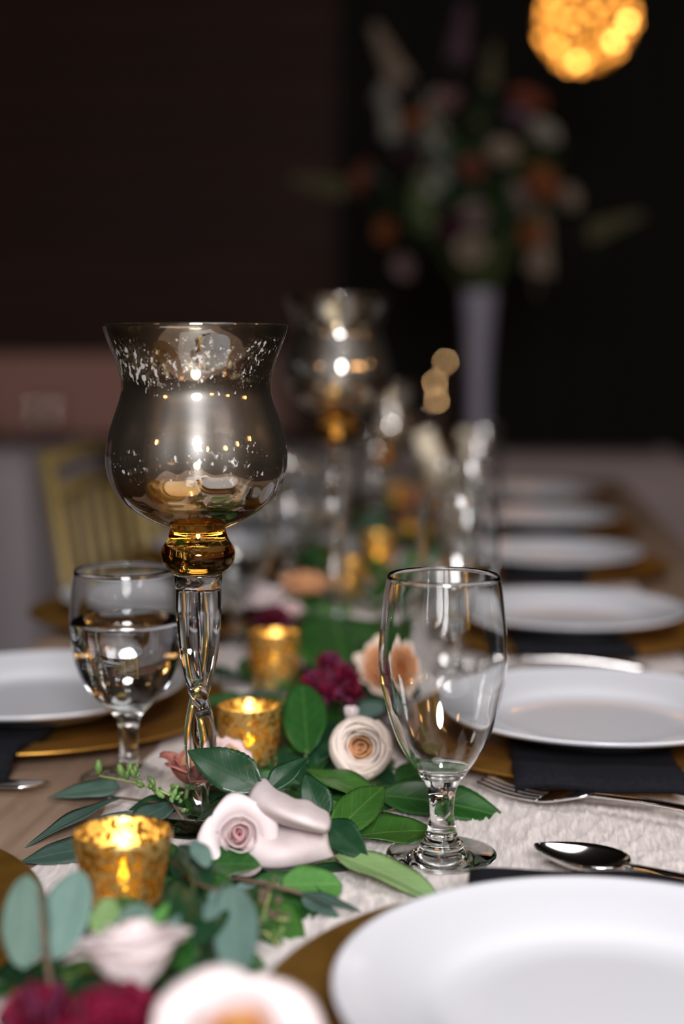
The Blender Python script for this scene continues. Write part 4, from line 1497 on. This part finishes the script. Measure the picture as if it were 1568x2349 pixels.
rose('cream garden rose with peach heart, slightly blurred, left of the goblet bowl', pr3, toward_cam(pr3, 0.05, 0.12), 0.0500, ('peach', 'peach', 'peach', 'cream', 'ivory', 'ivory', 'ivory'), 'cabbage', seed=2)
pr3b = W(806, 1640, 0.050)
rose('small white rosebud poking up above the cream garden rose', pr3b, (0.05, -0.1, 1), 0.0125, ('pink3', 'pink3', 'pink3'), skip_outer=2, seed=6)
pr4 = W(440, 1768, 0.030)
rose('dusty coral and peach rose behind the twisted glass stem', pr4, (0.25, 0.0, 0.9), 0.050, ('yellow', 'peach', 'peach', 'coral', 'coral'), seed=3)
pr5 = W(525, 1735, 0.030)
rose('pink and cream rose between the twisted stem and the gold votive', pr5, (0.4, -0.3, 0.8), 0.036, ('yellow', 'peach', 'cream', 'pink2', 'pink2'), seed=5)
pr6 = W(885, 1535, 0.040)
rose('open peach rose with orange heart partly behind the goblet bowl', pr6, toward_cam(pr6, 0.1, 0.5), 0.056, ('orange', 'orange', 'orange', 'peach', 'peach', 'peach', 'cream'), 'open', seed=8)
# foreground
pf1 = W(305, 2205, 0.040)
rose('blurred pale pink rose at the bottom, petals turned up to the left', pf1, (-0.15, 0.30, 1.0), 0.060, ('pink2', 'pink3', 'pink3', 'pink3', 'pink3'), 'tea', seed=11, spin=0.2)
pf2 = W(540, 2420, 0.036)
rose('big open blush rose with yellow heart at the bottom edge, strongly blurred', pf2, toward_cam(pf2, 0.1, 0.8), 0.074, ('yellow', 'yellow', 'peach', 'pink3', 'pink3'), 'hybrid', seed=12, spin=0.9)

# burgundy ruffled flowers
ruff_me = []
for s in range(3):
    P = np.zeros((9, 8, 3))
    rr = random.Random(s)
    for i in range(9):
        u = i / 8 * 2 - 1
        for j in range(8):
            v = j / 7
            P[i, j] = (u * 0.5 * (0.25 + 0.75 * math.sin(v * 1.9)) * (1 - 0.1 * v), v, 0.22 * v * v + 0.09 * math.sin(u * 7 + s * 2) * v * v - 0.14 * u * u * v)
    ruff_me.append(grid_mesh('petal_ruffled', P, 0.02, M['burg']))
def ruffled(label, center, size, mats, n=44, group='burgundy flowers in the garland', axis=(0, -0.3, 1), seed=0, name='burgundy_flower', cat='flower'):
    rng = random.Random(seed)
    t = empty(name, center - Vector((0, 0, size * 0.30)), label, cat, group)
    A = Vector(axis).normalized()
    q = Vector((0, 0, 1)).rotation_difference(A).to_matrix()
    lathe('flower_base', [(0, -0.1 * size), (0.08 * size, -0.08 * size), (0.10 * size, 0.0), (0.06 * size, 0.05 * size), (0, 0.06 * size)], M['plum'], t, 12)
    for k in range(n):
        f = (k + 0.5) / n
        el = math.pi / 2 * (1 - 1.05 * f ** 0.9)
        az = k * 2.399963 + rng.uniform(-0.2, 0.2)
        el = min(el, math.pi / 2 - 0.12)
        d = Vector((math.cos(az) * math.cos(el), math.sin(az) * math.cos(el), math.sin(el)))
        d = q @ d
        o = inst('petal', ruff_me[k % 3], t, M[mats[k % len(mats)]])
        ln = size * 0.5 * rng.uniform(0.80, 1.1)
        rot = basis(d, A + Vector((rng.uniform(-.2, .2), rng.uniform(-.2, .2), 0)), rng.uniform(-0.4, 0.4))
        w = ln * rng.uniform(0.55, 0.8)
        o.matrix_basis = rot.to_4x4() @ Matrix.Diagonal((w, ln, ln, 1))
    return t
def small_cluster(label, pts, size, mats, seed):
    """Burgundy spray: several little ruffled heads on one stem."""
    rng = random.Random(seed)
    t = empty('burgundy_spray', pts[0] - Vector((0, 0, 0.02)), label, 'flower spray', 'burgundy flowers in the garland')
    for i, p in enumerate(pts):
        h = lathe('flower_head', [(0, -0.3 * size), (0.12 * size, -0.25 * size), (0.2 * size, 0), (0, 0.2 * size)], M['plum'], t, 10)
        h.location = p - t.location
        for k in range(16):
            el = math.pi / 2 * (1 - 1.2 * ((k + 0.5) / 16))
            az = k * 2.4 + i
            d = Vector((math.cos(az) * math.cos(el), math.sin(az) * math.cos(el), math.sin(el)))
            o = inst('petal', ruff_me[k % 3], h, M[mats[(k + i) % len(mats)]])
            ln = size * 0.5 * rng.uniform(0.8, 1.15)
            o.matrix_basis = basis(d, Vector((0, 0, 1)), rng.uniform(-.4, .4)).to_4x4() @ Matrix.Diagonal((ln * 0.65, ln, ln, 1))
        tube('stem', [t.location + Vector((0, 0, -0.015)), p - Vector((0, 0, size * 0.3))], 0.001, M['stem'], t, 6)
    return t
pb1 = W(262, 2315, 0.030)
ruffled('ruffled crimson flower at the bottom edge, strongly blurred', pb1, 0.046, ('crimson', 'crimson', 'burg'), 52, seed=1)
pb2 = W(90, 2300, 0.026)
ruffled('dark burgundy and magenta flower in the bottom corner, strongly blurred', pb2, 0.040, ('burg', 'plum', 'crimson'), 40, seed=2)
small_cluster('spray of burgundy blooms above the cream garden rose', [W(752, 1532, 0.050), W(722, 1575, 0.042), W(765, 1580, 0.046), W(800, 1605, 0.046), W(745, 1600, 0.04), W(790, 1560, 0.04)], 0.026, ('burg', 'crimson', 'plum'), 3)
ruffled('blurred burgundy flower past the twisted stem, above the rear votive', W(622, 1412, 0.045), 0.042, ('burg', 'burg', 'plum'), 36, seed=5)

# mid and far garland, blurred
def quick_rose(label, p, axis, size, mats, seed):
    return rose(label, p, axis, size, mats, 'open', seed=seed)
quick_rose('blurred blush rose above the rear votive', W(600, 1375, 0.045), (0, -0.3, 1), 0.052, ('cream', 'pink3', 'pink3', 'pink3'), 21)
quick_rose('blurred peach rose left of the tallest candle holder foot', W(700, 1345, 0.045), (0.1, -0.3, 1), 0.058, ('orange', 'peach', 'peach', 'peach'), 22)
quick_rose('blurred pink rose between peach rose and tallest stem', W(665, 1400, 0.035), (0.1, -0.3, 1), 0.032, ('pink1', 'pink1', 'pink2', 'pink2'), 23)
quick_rose('far orange rose under the leaning candles', WD(960, 1145, 2.35), (0, -0.4, 1), 0.060, ('orange', 'orange', 'peach', 'orange'), 24)
quick_rose('far dusty pink rose beside the far orange rose', WD(985, 1195, 2.2), (0, -0.4, 1), 0.05, ('pink1', 'pink1', 'pink1', 'mauve'), 25)
ruffled('far burgundy flower among the blurred goblets', WD(925, 1175, 2.3), 0.055, ('burg', 'plum', 'crimson'), 30, seed=7)
ruffled('far magenta flower above the amber votive', WD(880, 1255, 2.15), 0.05, ('plum', 'crimson', 'mauve'), 30, seed=8)
quick_rose('far coral rose beyond the far amber votive', WD(840, 1330, 1.9), (0, -0.4, 1), 0.05, ('orange', 'coral', 'peach', 'peach'), 26)

sprig('salal_sprig', 'big smooth green leaf in the blurred garland left of the goblet', 'leaf sprig',
      [W(800, 1560, 0.010), W(790, 1530, 0.02), W(780, 1500, 0.03)],
      [L('round', 'deep_leaf', 800, 1545, 0.030, 760, 1398, 0.060, 0.088, 8, 0, (-0.1, -0.8, 0.8)),
       L('round', 'deep_leaf', 840, 1540, 0.026, 870, 1400, 0.05, 0.055, -30, 1, (0.3, -0.8, 0.8))])
sprig('salal_sprig', 'round dark green leaves right of the middle votive, blurred', 'leaf sprig',
      [W(700, 1790, 0.008), W(702, 1750, 0.02), W(700, 1720, 0.028)],
      [L('round', 'deep_leaf', 706, 1730, 0.026, 692, 1562, 0.062, 0.033, 0, 0, (0, -1, 0.5)),
       L('round', 'rose_leaf', 690, 1800, 0.008, 668, 1690, 0.030, 0.034, 0, 1, (0, -1, 0.7)),
       L('round', 'rose_leaf', 735, 1790, 0.008, 770, 1680, 0.026, 0.036, 0, 2, (0, -1, 0.7)),
       L('round', 'rose_leaf', 745, 1720, 0.012, 790, 1650, 0.024, 0.036, 0, 1, (0, -1, 0.7)),
       L('lemon', 'deep_leaf', 640, 1800, 0.008, 700, 1740, 0.02, 0.026, 0, 1)])
sprig('eucalyptus_sprig', 'pale blue-green eucalyptus leaves under the peach rose, blurred', 'eucalyptus',
      [W(740, 1760, 0.006), W(800, 1640, 0.014), W(850, 1610, 0.02)],
      [L('round', 'euca_pale', 800, 1640, 0.02, 880, 1620, 0.028, 0.028, 0, 0),
       L('round', 'euca_pale', 770, 1548, 0.03, 815, 1530, 0.034, 0.018, 0, 1),
       L('round', 'euca_pale', 640, 1830, 0.006, 690, 1780, 0.012, 0.026, 0, 1),
       L('round', 'euca_pale', 600, 1815, 0.004, 660, 1795, 0.006, 0.03, 0, 1)], 'twig')
sprig('eucalyptus_sprig', 'dark slender leaves between the two nearer gold votives, blurred', 'eucalyptus',
      [W(500, 1610, 0.004), W(570, 1600, 0.010), W(640, 1580, 0.014)],
      [L('lance', 'euca_dark', 560, 1605, 0.010, 655, 1578, 0.014, 0.018, 0, 0),
       L('lance', 'deep_leaf', 560, 1608, 0.008, 488, 1600, 0.006, 0.02, 0, 1)], 'twig')

# filler greenery: small sprigs scattered along the rest of the garland
rf = random.Random(11)
def filler(y, k):
    cx = -0.165 + rf.uniform(-0.05, 0.055)
    z0 = TABLE_Z + 0.006
    b = Vector((cx, y, z0))
    a = rf.uniform(0, 6.28)
    d = Vector((math.cos(a), math.sin(a), 0.25)) * 0.05
    pts = [b, b + d * 0.5 + Vector((0, 0, 0.01)), b + d + Vector((0, 0, 0.006))]
    mats = rf.choice((('deep_leaf', 'rose_leaf'), ('euca', 'euca_dark'), ('lemon_leaf', 'deep_leaf'), ('rose_leaf', 'deep_leaf')))
    key = 'round' if mats[0] == 'euca' else 'lemon'
    lv = []
    for i in range(5):
        p = pts[0].lerp(pts[2], 0.15 + 0.2 * i)
        ang = a + (1 if i % 2 else -1) * rf.uniform(0.5, 1.3)
        ln = rf.uniform(0.035, 0.055)
        tip = p + Vector((math.cos(ang), math.sin(ang), rf.uniform(0.05, 0.7))) * ln
        lv.append((key, mats[i % 2], p, tip, ln * rf.uniform(0.45, 0.65), rf.uniform(-25, 25), i))
    sprig('greenery_sprig', 'small green leafy sprig lost in the blurred garland toward the table end', 'leaf sprig', pts, lv, 'stem', 0.0014, 'blurred greenery sprigs far down the garland')
for k in range(26):
    filler(1.45 + 1.9 * (k / 25) + rf.uniform(-0.03, 0.03), k)
# and low leaves that close the garland under the sharp roses
rf2 = random.Random(23)
for k, (x, y) in enumerate(((520, 1990), (600, 1960), (690, 1990), (640, 1860), (560, 1850), (480, 1830), (500, 2060), (420, 2090), (380, 2160), (470, 2200), (330, 2150), (230, 2230), (150, 2260), (60, 2260),
                            (400, 2280), (300, 2120), (520, 2290), (760, 1830), (820, 1770), (660, 1740), (430, 1850),
                            (440, 1985), (425, 2030), (460, 2065), (400, 2140), (440, 2150), (350, 2200))):
    b = W(x, y, 0.007 if k < 21 else 0.016)
    lv = []
    a0 = rf2.uniform(0, 6.28)
    pts = [b, b + Vector((0.012, 0.006, 0.002)), b + Vector((0.024, 0.01, 0.002))]
    for i in range(4):
        ang = a0 + i * 1.57 + rf2.uniform(-0.4, 0.4)
        ln = rf2.uniform(0.028, 0.042)
        tip = b + Vector((math.cos(ang), math.sin(ang), rf2.uniform(-0.05, 0.22))) * ln
        lv.append(('lemon', ('rose_leaf', 'deep_leaf')[i % 2], b, tip, ln * 0.6, rf2.uniform(-15, 15), i))
    sprig('greenery_sprig', 'dark leafy filler sprig low in the garland under roses and leaves', 'leaf sprig', pts, lv, 'stem', 0.0012, 'low filler sprigs under the roses')

for k, (x, y, z) in enumerate(((650, 1650, .012), (700, 1690, .012), (745, 1690, .012), (770, 1750, .012), (690, 1800, .012), (905, 1800, .010), (640, 1770, .010), (770, 1630, .012), (850, 1640, .010),
                               (600, 1640, .008), (540, 1655, .006), (700, 1560, .010), (860, 1590, .010), (560, 1560, .008), (620, 1470, .010), (720, 1470, .012), (850, 1480, .012))):
    b = W(x, y, z)
    lv = []
    a0 = rf2.uniform(0, 6.28)
    pts = [b, b + Vector((0.012, 0.006, 0.002)), b + Vector((0.024, 0.01, 0.002))]
    for i in range(5):
        ang = a0 + i * 1.26 + rf2.uniform(-0.4, 0.4)
        ln = rf2.uniform(0.034, 0.048)
        tip = b + Vector((math.cos(ang), math.sin(ang), rf2.uniform(0.0, 0.45))) * ln
        lv.append(('lemon', ('rose_leaf', 'deep_leaf', 'rose_leaf')[i % 3], b, tip, ln * 0.62, rf2.uniform(-20, 20), i))
    sprig('greenery_sprig', 'dark leafy filler sprig behind the sharp roses, around garden rose and votives', 'leaf sprig', pts, lv, 'stem', 0.0012, 'filler sprigs around the garden rose')

# ------------------------------------------------------------------ gold chairs along the far side
def chair(loc, rz, label):
    t = empty('banquet_chair', loc, label, 'chair', 'gold bamboo-style chairs')
    t.rotation_euler.z = rz
    g = M['chairgold']
    def tb_(name, pts, r, segs=10):
        v, f = tube_data([Vector(p) for p in pts], r, segs)
        return mesh_obj(name, v, f, g, t)
    w = 0.19
    for s in (-1, 1):
        tb_('back_post', [(-0.20, s * w, 0), (-0.185, s * w, 0.44), (-0.20, s * w * 0.97, 0.66), (-0.245, s * w * 0.93, 0.92)], [0.013, 0.014, 0.013, 0.012])
        tb_('leg', [(0.20, s * w * 1.05, 0), (0.195, s * w, 0.43)], [0.012, 0.014])
        tb_('stretcher', [(-0.195, s * w, 0.18), (0.198, s * w, 0.18)], 0.008)
        tb_('stretcher', [(-0.19, s * w, 0.28), (0.197, s * w, 0.28)], 0.008)
    for z, x in ((0.905, -0.242), (0.855, -0.232), (0.58, -0.194)):
        tb_('back_rail', [(x, -w * 0.95, z), (x - 0.012, 0, z + 0.006), (x, w * 0.95, z)], 0.011)
    for k in range(5):
        y = (-2 + k) * 0.062
        tb_('spindle', [(-0.204, y, 0.585), (-0.243, y, 0.86)], 0.0085, 8)
    tb_('stretcher', [(0.198, -w, 0.22), (0.198, w, 0.22)], 0.008)
    tb_('stretcher', [(-0.192, -w, 0.22), (-0.192, w, 0.22)], 0.008)
    v, f = box_data(-0.21, 0.215, -0.205, 0.205, 0.425, 0.45, 0.008)
    mesh_obj('seat', v, f, g, t, False)
    v, f = box_data(-0.195, 0.205, -0.195, 0.195, 0.4505, 0.49, 0.016)
    mesh_obj('cushion', v, f, M['cushion'], t, True)
    return t
c0 = chair((-0.415, 2.245, 0), R(-4), 'gold bamboo-style chair nearest, its slatted back left of the silvered bowl')
c1 = copy_tree(c0); c1.location = (-0.42, 2.75, 0); c1.rotation_euler.z = R(2)
c1['label'] = 'gold bamboo-style chair behind the amber knob of the sharp candle holder'
c2 = copy_tree(c0); c2.location = (-0.42, 3.24, 0); c2.rotation_euler.z = R(-2)
c2['label'] = 'farthest gold bamboo-style chair behind the twisted stem'

# ------------------------------------------------------------------ far tables with cloths
def skirted_table(name, x0, x1, y0, y1, h, mat, label, cloth_label, drop=0.0, pleat=0.018):
    t = empty(name, ((x0 + x1) / 2, (y0 + y1) / 2, 0), label, 'table')
    def tb2(n, a0, a1, b0, b1, c0_, c1_, m):
        o = box(n, a0, a1, b0, b1, c0_, c1_, m, t, 0.004)
        o.location = -t.location
        return o
    tb2('tabletop', x0, x1, y0, y1, h - 0.035, h - 0.004, M['cabinet'])
    for lx in (x0 + 0.08, x1 - 0.08):
        for ly in (y0 + 0.08, y1 - 0.08):
            tb2('leg', lx - 0.025, lx + 0.025, ly - 0.025, ly + 0.025, 0, h - 0.0355, M['cabinet'])
    # cloth: a flat top and a pleated skirt all round
    per = []
    n = 40
    cs = [(x0, y0), (x1, y0), (x1, y1), (x0, y1)]
    for a in range(4):
        p, q = cs[a], cs[(a + 1) % 4]
        for k in range(n):
            f_ = k / n
            per.append((p[0] + (q[0] - p[0]) * f_, p[1] + (q[1] - p[1]) * f_, a))
    verts, faces = [], []
    rows = 7
    nrm = [(0, -1), (1, 0), (0, 1), (-1, 0)]
    for r in range(rows):
        f_ = r / (rows - 1)
        for i, (x, y, a) in enumerate(per):
            o_ = 0.012 + f_ * 0.03 + pleat * f_ ** 0.6 * (math.sin(i * 1.15) + 0.5 * math.sin(i * 0.47 + 1))
            nx, ny = nrm[a]
            if i % n == 0:
                px_, py_ = nrm[a - 1]
                nx, ny = nx + px_, ny + py_
            verts.append((x + nx * o_, y + ny * o_, h - (h - drop - 0.01) * f_ - (0.0 if r else 0)))
        if r == 0:
            pass
    m = len(per)
    for r in range(rows - 1):
        for i in range(m):
            j = (i + 1) % m
            faces.append((r * m + i, (r + 1) * m + i, (r + 1) * m + j, r * m + j))
    faces.append(tuple(range(m)))
    c = mesh_obj(name.split('_')[0] + '_tablecloth', verts, faces, mat, None)
    c.name = 'tablecloth'
    md = c.modifiers.new('thickness', 'SOLIDIFY')
    md.thickness = 0.003
    tag(c, cloth_label, 'tablecloth')
    return t
skirted_table('banquet_table', -0.80, 0.56, 4.05, 4.85, 0.76, M['crosscloth'], 'cross table at the end of the room under the tall flowers', 'pale cloth skirting the far cross table under the tall flowers')
skirted_table('banquet_table', -3.4, -1.42, 4.2, 5.0, 0.76, M['whitecloth'], 'guest table at the left edge behind the gold chair', 'pale grey-lilac cloth hanging from the guest table at the left edge')
skirted_table('banquet_table', -4.6, -0.95, 5.75, 6.5, 1.07, M['blushcloth'], 'high bar table along the back under a blush cloth', 'dusty blush cloth over the high bar table behind the silvered bowl', drop=0.72, pleat=0.010)
# glasses on the bar, only seen as soft rings
for (x, y, lab) in ((155, 905, 'goblet on the guest table at the left edge, seen as soft overlapping rings'), (48, 965, 'faint goblet farther left on the guest table at the left edge'), (205, 960, 'faint goblet at the corner of the guest table behind the gold chair')):
    p = WD(x, 800, 4.45)
    p.x -= 0.12
    p.z = 0.765
    goblet(tall_me, p, lab, 'goblets on the guest table')

# ------------------------------------------------------------------ tall flower arrangement on the cross table
pv = WD(1097, 800, 4.45)
vase_h = 0.50
vz = 0.762
va = lathe('flower_vase', [(0, 0), (0.062, 0), (0.064, 0.01), (0.036, 0.05)] + smooth_prof([(0.032, 0.12), (0.034, 0.24), (0.042, 0.36), (0.050, 0.44), (0.056, 0.50)], 4) + [(0.052, 0.50), (0.045, 0.42), (0.03, 0.3), (0, 0.28)], M['whitevase'], None, 48)
va.location = (pv.x, pv.y, vz)
tag(va, 'tall slim white vase carrying the dark flower arrangement', 'vase')

def joined(parts, name):
    """parts: list of (verts, faces, material index)."""
    V, Fc, mi = [], [], []
    for v, f, m in parts:
        o = len(V)
        V += v
        Fc += [tuple(i + o for i in q) for q in f]
        mi += [m] * len(f)
    me = bpy.data.meshes.new(name)
    me.from_pydata(V, [], Fc)
    me.polygons.foreach_set('use_smooth', [True] * len(Fc))
    me.polygons.foreach_set('material_index', mi)
    me.update()
    return me
def far_rose_mesh():
    parts = []
    for li, (n, r0, r1, H, half, close, curl) in enumerate(OPEN_LAYERS[2:]):
        for k in range(min(n, 6)):
            P = petal_P(r0, r1, H, R(half * 1.1), close, curl, 0.3, nu=7, nv=6, seed=li + k)
            a = 2 * math.pi * k / min(n, 6) + li * 0.5
            c, s = math.cos(a), math.sin(a)
            Q = P.copy()
            Q[..., 0] = P[..., 0] * c - P[..., 1] * s
            Q[..., 1] = P[..., 0] * s + P[..., 1] * c
            v, f = grid_solid_data(Q, 0.0005)
            parts.append((v, f, 0))
    return joined(parts, 'far_rose_bloom')
far_rose = far_rose_mesh()
far_rose.materials.append(M['pink2'])
def far_spike_mesh():
    """A tall spike of small bells, as of snapdragon or stock."""
    parts = []
    rr = random.Random(4)
    for k in range(46):
        t = k / 45
        a = k * 2.4
        r = 0.024 * (1 - 0.75 * t) + 0.004
        z = 0.02 + 0.20 * t
        v, f = lathe_data([(0, -0.008), (0.006, -0.006), (0.010, 0.004), (0.013, 0.011), (0.009, 0.009), (0, 0.0)], 7)
        m = Matrix.Translation((r * math.cos(a), r * math.sin(a), z)) @ Vector((0, 0, 1)).rotation_difference(Vector((math.cos(a), math.sin(a), 0.35))).to_matrix().to_4x4() @ Matrix.Scale(1.15 - 0.6 * t, 4)
        parts.append(([tuple(m @ Vector(p)) for p in v], f, 0))
    v, f = tube_data([Vector((0, 0, -0.05)), Vector((0, 0, 0.1)), Vector((0, 0, 0.22))], 0.003, 6)
    parts.append(([tuple(p) for p in v], f, 0))
    return joined(parts, 'far_flower_spike')
far_spike = far_spike_mesh()
far_spike.materials.append(M['white'])
BC = WD(1092, 430, 4.45)
rg = random.Random(9)
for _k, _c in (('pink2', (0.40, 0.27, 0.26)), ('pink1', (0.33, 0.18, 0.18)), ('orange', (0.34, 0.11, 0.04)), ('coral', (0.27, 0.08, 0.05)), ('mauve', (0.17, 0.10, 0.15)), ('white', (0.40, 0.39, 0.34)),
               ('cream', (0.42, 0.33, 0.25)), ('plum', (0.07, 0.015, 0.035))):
    M['dusky_' + _k] = petalmat('dusky_petal_' + _k, _c)  # darker copies of the petal colours; the weak far light is in them
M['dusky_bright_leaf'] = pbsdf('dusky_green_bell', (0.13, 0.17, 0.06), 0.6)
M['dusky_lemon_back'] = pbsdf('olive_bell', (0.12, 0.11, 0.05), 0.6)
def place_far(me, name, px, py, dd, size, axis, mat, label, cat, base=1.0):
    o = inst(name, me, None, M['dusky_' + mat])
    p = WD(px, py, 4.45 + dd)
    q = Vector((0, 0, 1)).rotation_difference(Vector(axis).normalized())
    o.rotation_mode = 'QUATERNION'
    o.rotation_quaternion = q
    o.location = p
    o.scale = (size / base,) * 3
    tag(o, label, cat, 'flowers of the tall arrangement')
    return o
FAR = [(890, 225, 'pink2', 0.085, 'dim pink rose high on the left of the tall arrangement'),
       (1025, 240, 'pink1', 0.085, 'dim pink rose near the top of the tall arrangement'),
       (955, 285, 'orange', 0.085, 'dim orange rose between the two upper pink roses'),
       (1205, 240, 'coral', 0.10, 'dusky orange-pink rose at the upper right of the tall arrangement'),
       (1185, 275, 'mauve', 0.075, 'mauve bloom under the upper right rose'),
       (1240, 312, 'white', 0.095, 'pale bluish-white rose at the right of the tall arrangement'),
       (840, 412, 'coral', 0.095, 'dim red rose at the far left of the tall arrangement'),
       (1235, 425, 'orange', 0.10, 'coral rose right of centre in the tall arrangement'),
       (1180, 460, 'pink2', 0.085, 'dim pink rose below the coral rose'),
       (1090, 495, 'pink2', 0.075, 'dusky pink rose at the lower middle of the tall arrangement'),
       (1080, 570, 'cream', 0.085, 'cream rose at the bottom of the tall arrangement'),
       (1215, 535, 'orange', 0.08, 'rusty rose low on the right of the tall arrangement'),
       (1300, 455, 'cream', 0.07, 'small beige rose at the right edge of the tall arrangement'),
       (890, 530, 'orange', 0.075, 'faint rusty rose low on the left of the tall arrangement'),
       (930, 610, 'pink2', 0.07, 'faint pink rose at the lower left of the tall arrangement'),
       (1150, 355, 'cream', 0.085, 'olive-cream rose in the middle of the tall arrangement'),
       (1080, 390, 'coral', 0.07, 'dark coral rose at the heart of the tall arrangement'),
       (1040, 520, 'plum', 0.08, 'plum bloom beside the lower dusky rose'),
       (960, 370, 'plum', 0.075, 'plum bloom left of centre in the tall arrangement')]
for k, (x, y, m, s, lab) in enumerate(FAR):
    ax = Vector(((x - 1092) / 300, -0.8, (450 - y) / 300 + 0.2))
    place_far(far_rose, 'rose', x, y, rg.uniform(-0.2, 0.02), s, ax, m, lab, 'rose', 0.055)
SPK = [(985, 470, 'white', 1.5, (0.05, -0.2, 1), 'tall pale cream flower spike left of centre in the tall arrangement'),
       (925, 200, 'cream', 0.9, (-0.5, -0.1, 1), 'thin pale spike reaching up at the top left of the tall arrangement'),
       (965, 545, 'bright_leaf', 1.0, (0.0, -0.2, 1), 'greenish flower spike hanging below the cream spike'),
       (1045, 150, 'mauve', 0.8, (0.15, -0.1, 1), 'faint mauve spike at the very top of the tall arrangement'),
       (1232, 640, 'cream', 1.0, (0.05, -0.2, 1), 'drooping beige spike at the lower right of the tall arrangement'),
       (905, 330, 'white', 0.8, (-0.2, -0.2, 1), 'short pale spike on the left of the tall arrangement'),
       (1120, 210, 'lemon_back', 0.6, (0.1, -0.2, 1), 'olive spike above the middle of the tall arrangement'),
       (1340, 540, 'lemon_back', 0.8, (0.9, -0.2, 0.3), 'olive spike trailing at the right of the tall arrangement'),
       (800, 440, 'lemon_back', 0.8, (-0.9, -0.2, 0.2), 'olive spike trailing at the left of the tall arrangement')]
for k, (x, y, m, s, ax, lab) in enumerate(SPK):
    o = place_far(far_spike, 'flower_spike', x, y, rg.uniform(-0.16, 0.0), s, ax, m, lab, 'flower')
stem_base = Vector((pv.x, pv.y, vz + 0.42))
for k in range(34):
    az = rg.uniform(0, 6.28)
    el = rg.uniform(-0.25, 1.35)
    rad = rg.uniform(0.16, 0.34)
    c = BC + Vector((0, 0, 0.0))
    end = c + Vector((math.cos(az) * math.cos(el) * rad * 0.95, math.sin(az) * math.cos(el) * rad * 0.7, math.sin(el) * rad * 1.15 - 0.06))
    pts_ = [stem_base, stem_base.lerp(end, 0.5) + Vector((0, 0, 0.05)), end]
    lv = []
    for i in range(7):
        f_ = 0.55 + 0.45 * i / 6
        b = pts_[1].lerp(pts_[2], (f_ - 0.5) * 2)
        d = Vector((rg.uniform(-1, 1), rg.uniform(-1, 0.6), rg.uniform(-0.5, 0.8))).normalized()
        lv.append(('lemon', rg.choice(('deep_leaf', 'rose_leaf', 'euca_dark', 'rose_leaf')), b, b + d * rg.uniform(0.06, 0.09), rg.uniform(0.025, 0.04), rg.uniform(-40, 40), i))
    sprig('foliage_branch', 'dark leafy branch in the tall arrangement', 'foliage', pts_, lv, 'stem', 0.003, 'foliage branches of the tall arrangement')

# tapers on the cross table, seen as warm discs
def lit_taper(x, y, d, label):
    p = WD(x, y, d)
    b = Vector((p.x, p.y, 0.762))
    t = empty('taper_candle', b, label, 'taper candle', 'lit tapers on the cross table')
    lathe('holder', [(0, 0), (0.035, 0), (0.036, 0.004), (0.012, 0.010), (0.011, 0.03), (0.015, 0.05), (0.0125, 0.05), (0, 0.035)], M['brass'], t, 24)
    hgt = p.z - 0.762
    lathe('candle', [(0, 0.036), (0.0065, 0.036), (0.0060, hgt - 0.022), (0, hgt - 0.020)], M['darkwax'], t, 20)
    zf = hgt - 0.016
    lathe('flame', [(0, zf), (0.0016, zf + 0.001), (0.0022, zf + 0.003), (0.0012, zf + 0.005), (0, zf + 0.007)], M['flame'], t, 14)
    return t
lit_taper(1021, 820, 4.4, 'lit taper candle seen as the highest warm disc left of the white vase')
lit_taper(997, 868, 4.25, 'lit taper candle seen as the middle warm disc left of the white vase')
lit_taper(1001, 908, 4.12, 'lit taper candle seen as the lowest warm disc left of the white vase')

# ------------------------------------------------------------------ glowing globe pendant
pc = WD(1342, 52, 4.5)
gl = empty('globe_pendant', pc, 'glowing amber globe pendant of wound fairy lights at the top of the frame', 'pendant lamp')
RG = 0.142
for k in range(6):
    a = math.pi * k / 6
    pts_ = [Vector((RG * math.cos(a) * math.sin(t), RG * math.sin(a) * math.sin(t), RG * math.cos(t))) for t in np.linspace(0, 2 * math.pi, 33)]
    v, f = tube_data(pts_, 0.0022, 6)
    mesh_obj('hoop', v, f, M['brass'], gl)
v, f = tube_data([Vector((0, 0, RG)), Vector((0, 0, 3.9 - pc.z))], 0.004, 8)
mesh_obj('cord', v, f, M['blackmetal'], gl)
bulb = revolve_mesh('bulb', [(0, -0.010), (0.007, -0.007), (0.010, 0.0), (0.007, 0.007), (0, 0.010)], M['amberbulb'], 8)
rgp = random.Random(2)
for k in range(110):
    zq = 1 - 2 * (k + 0.5) / 110
    a = k * 2.39996
    rq = math.sqrt(1 - zq * zq)
    r_ = RG * rgp.uniform(0.86, 1.04)
    o = inst('bulb', bulb, gl, M['amberhot'] if k in (60, 71, 95) else (M['ambermid'] if rgp.random() < 0.3 else None))
    o.location = (r_ * rq * math.cos(a), r_ * rq * math.sin(a), r_ * zq)
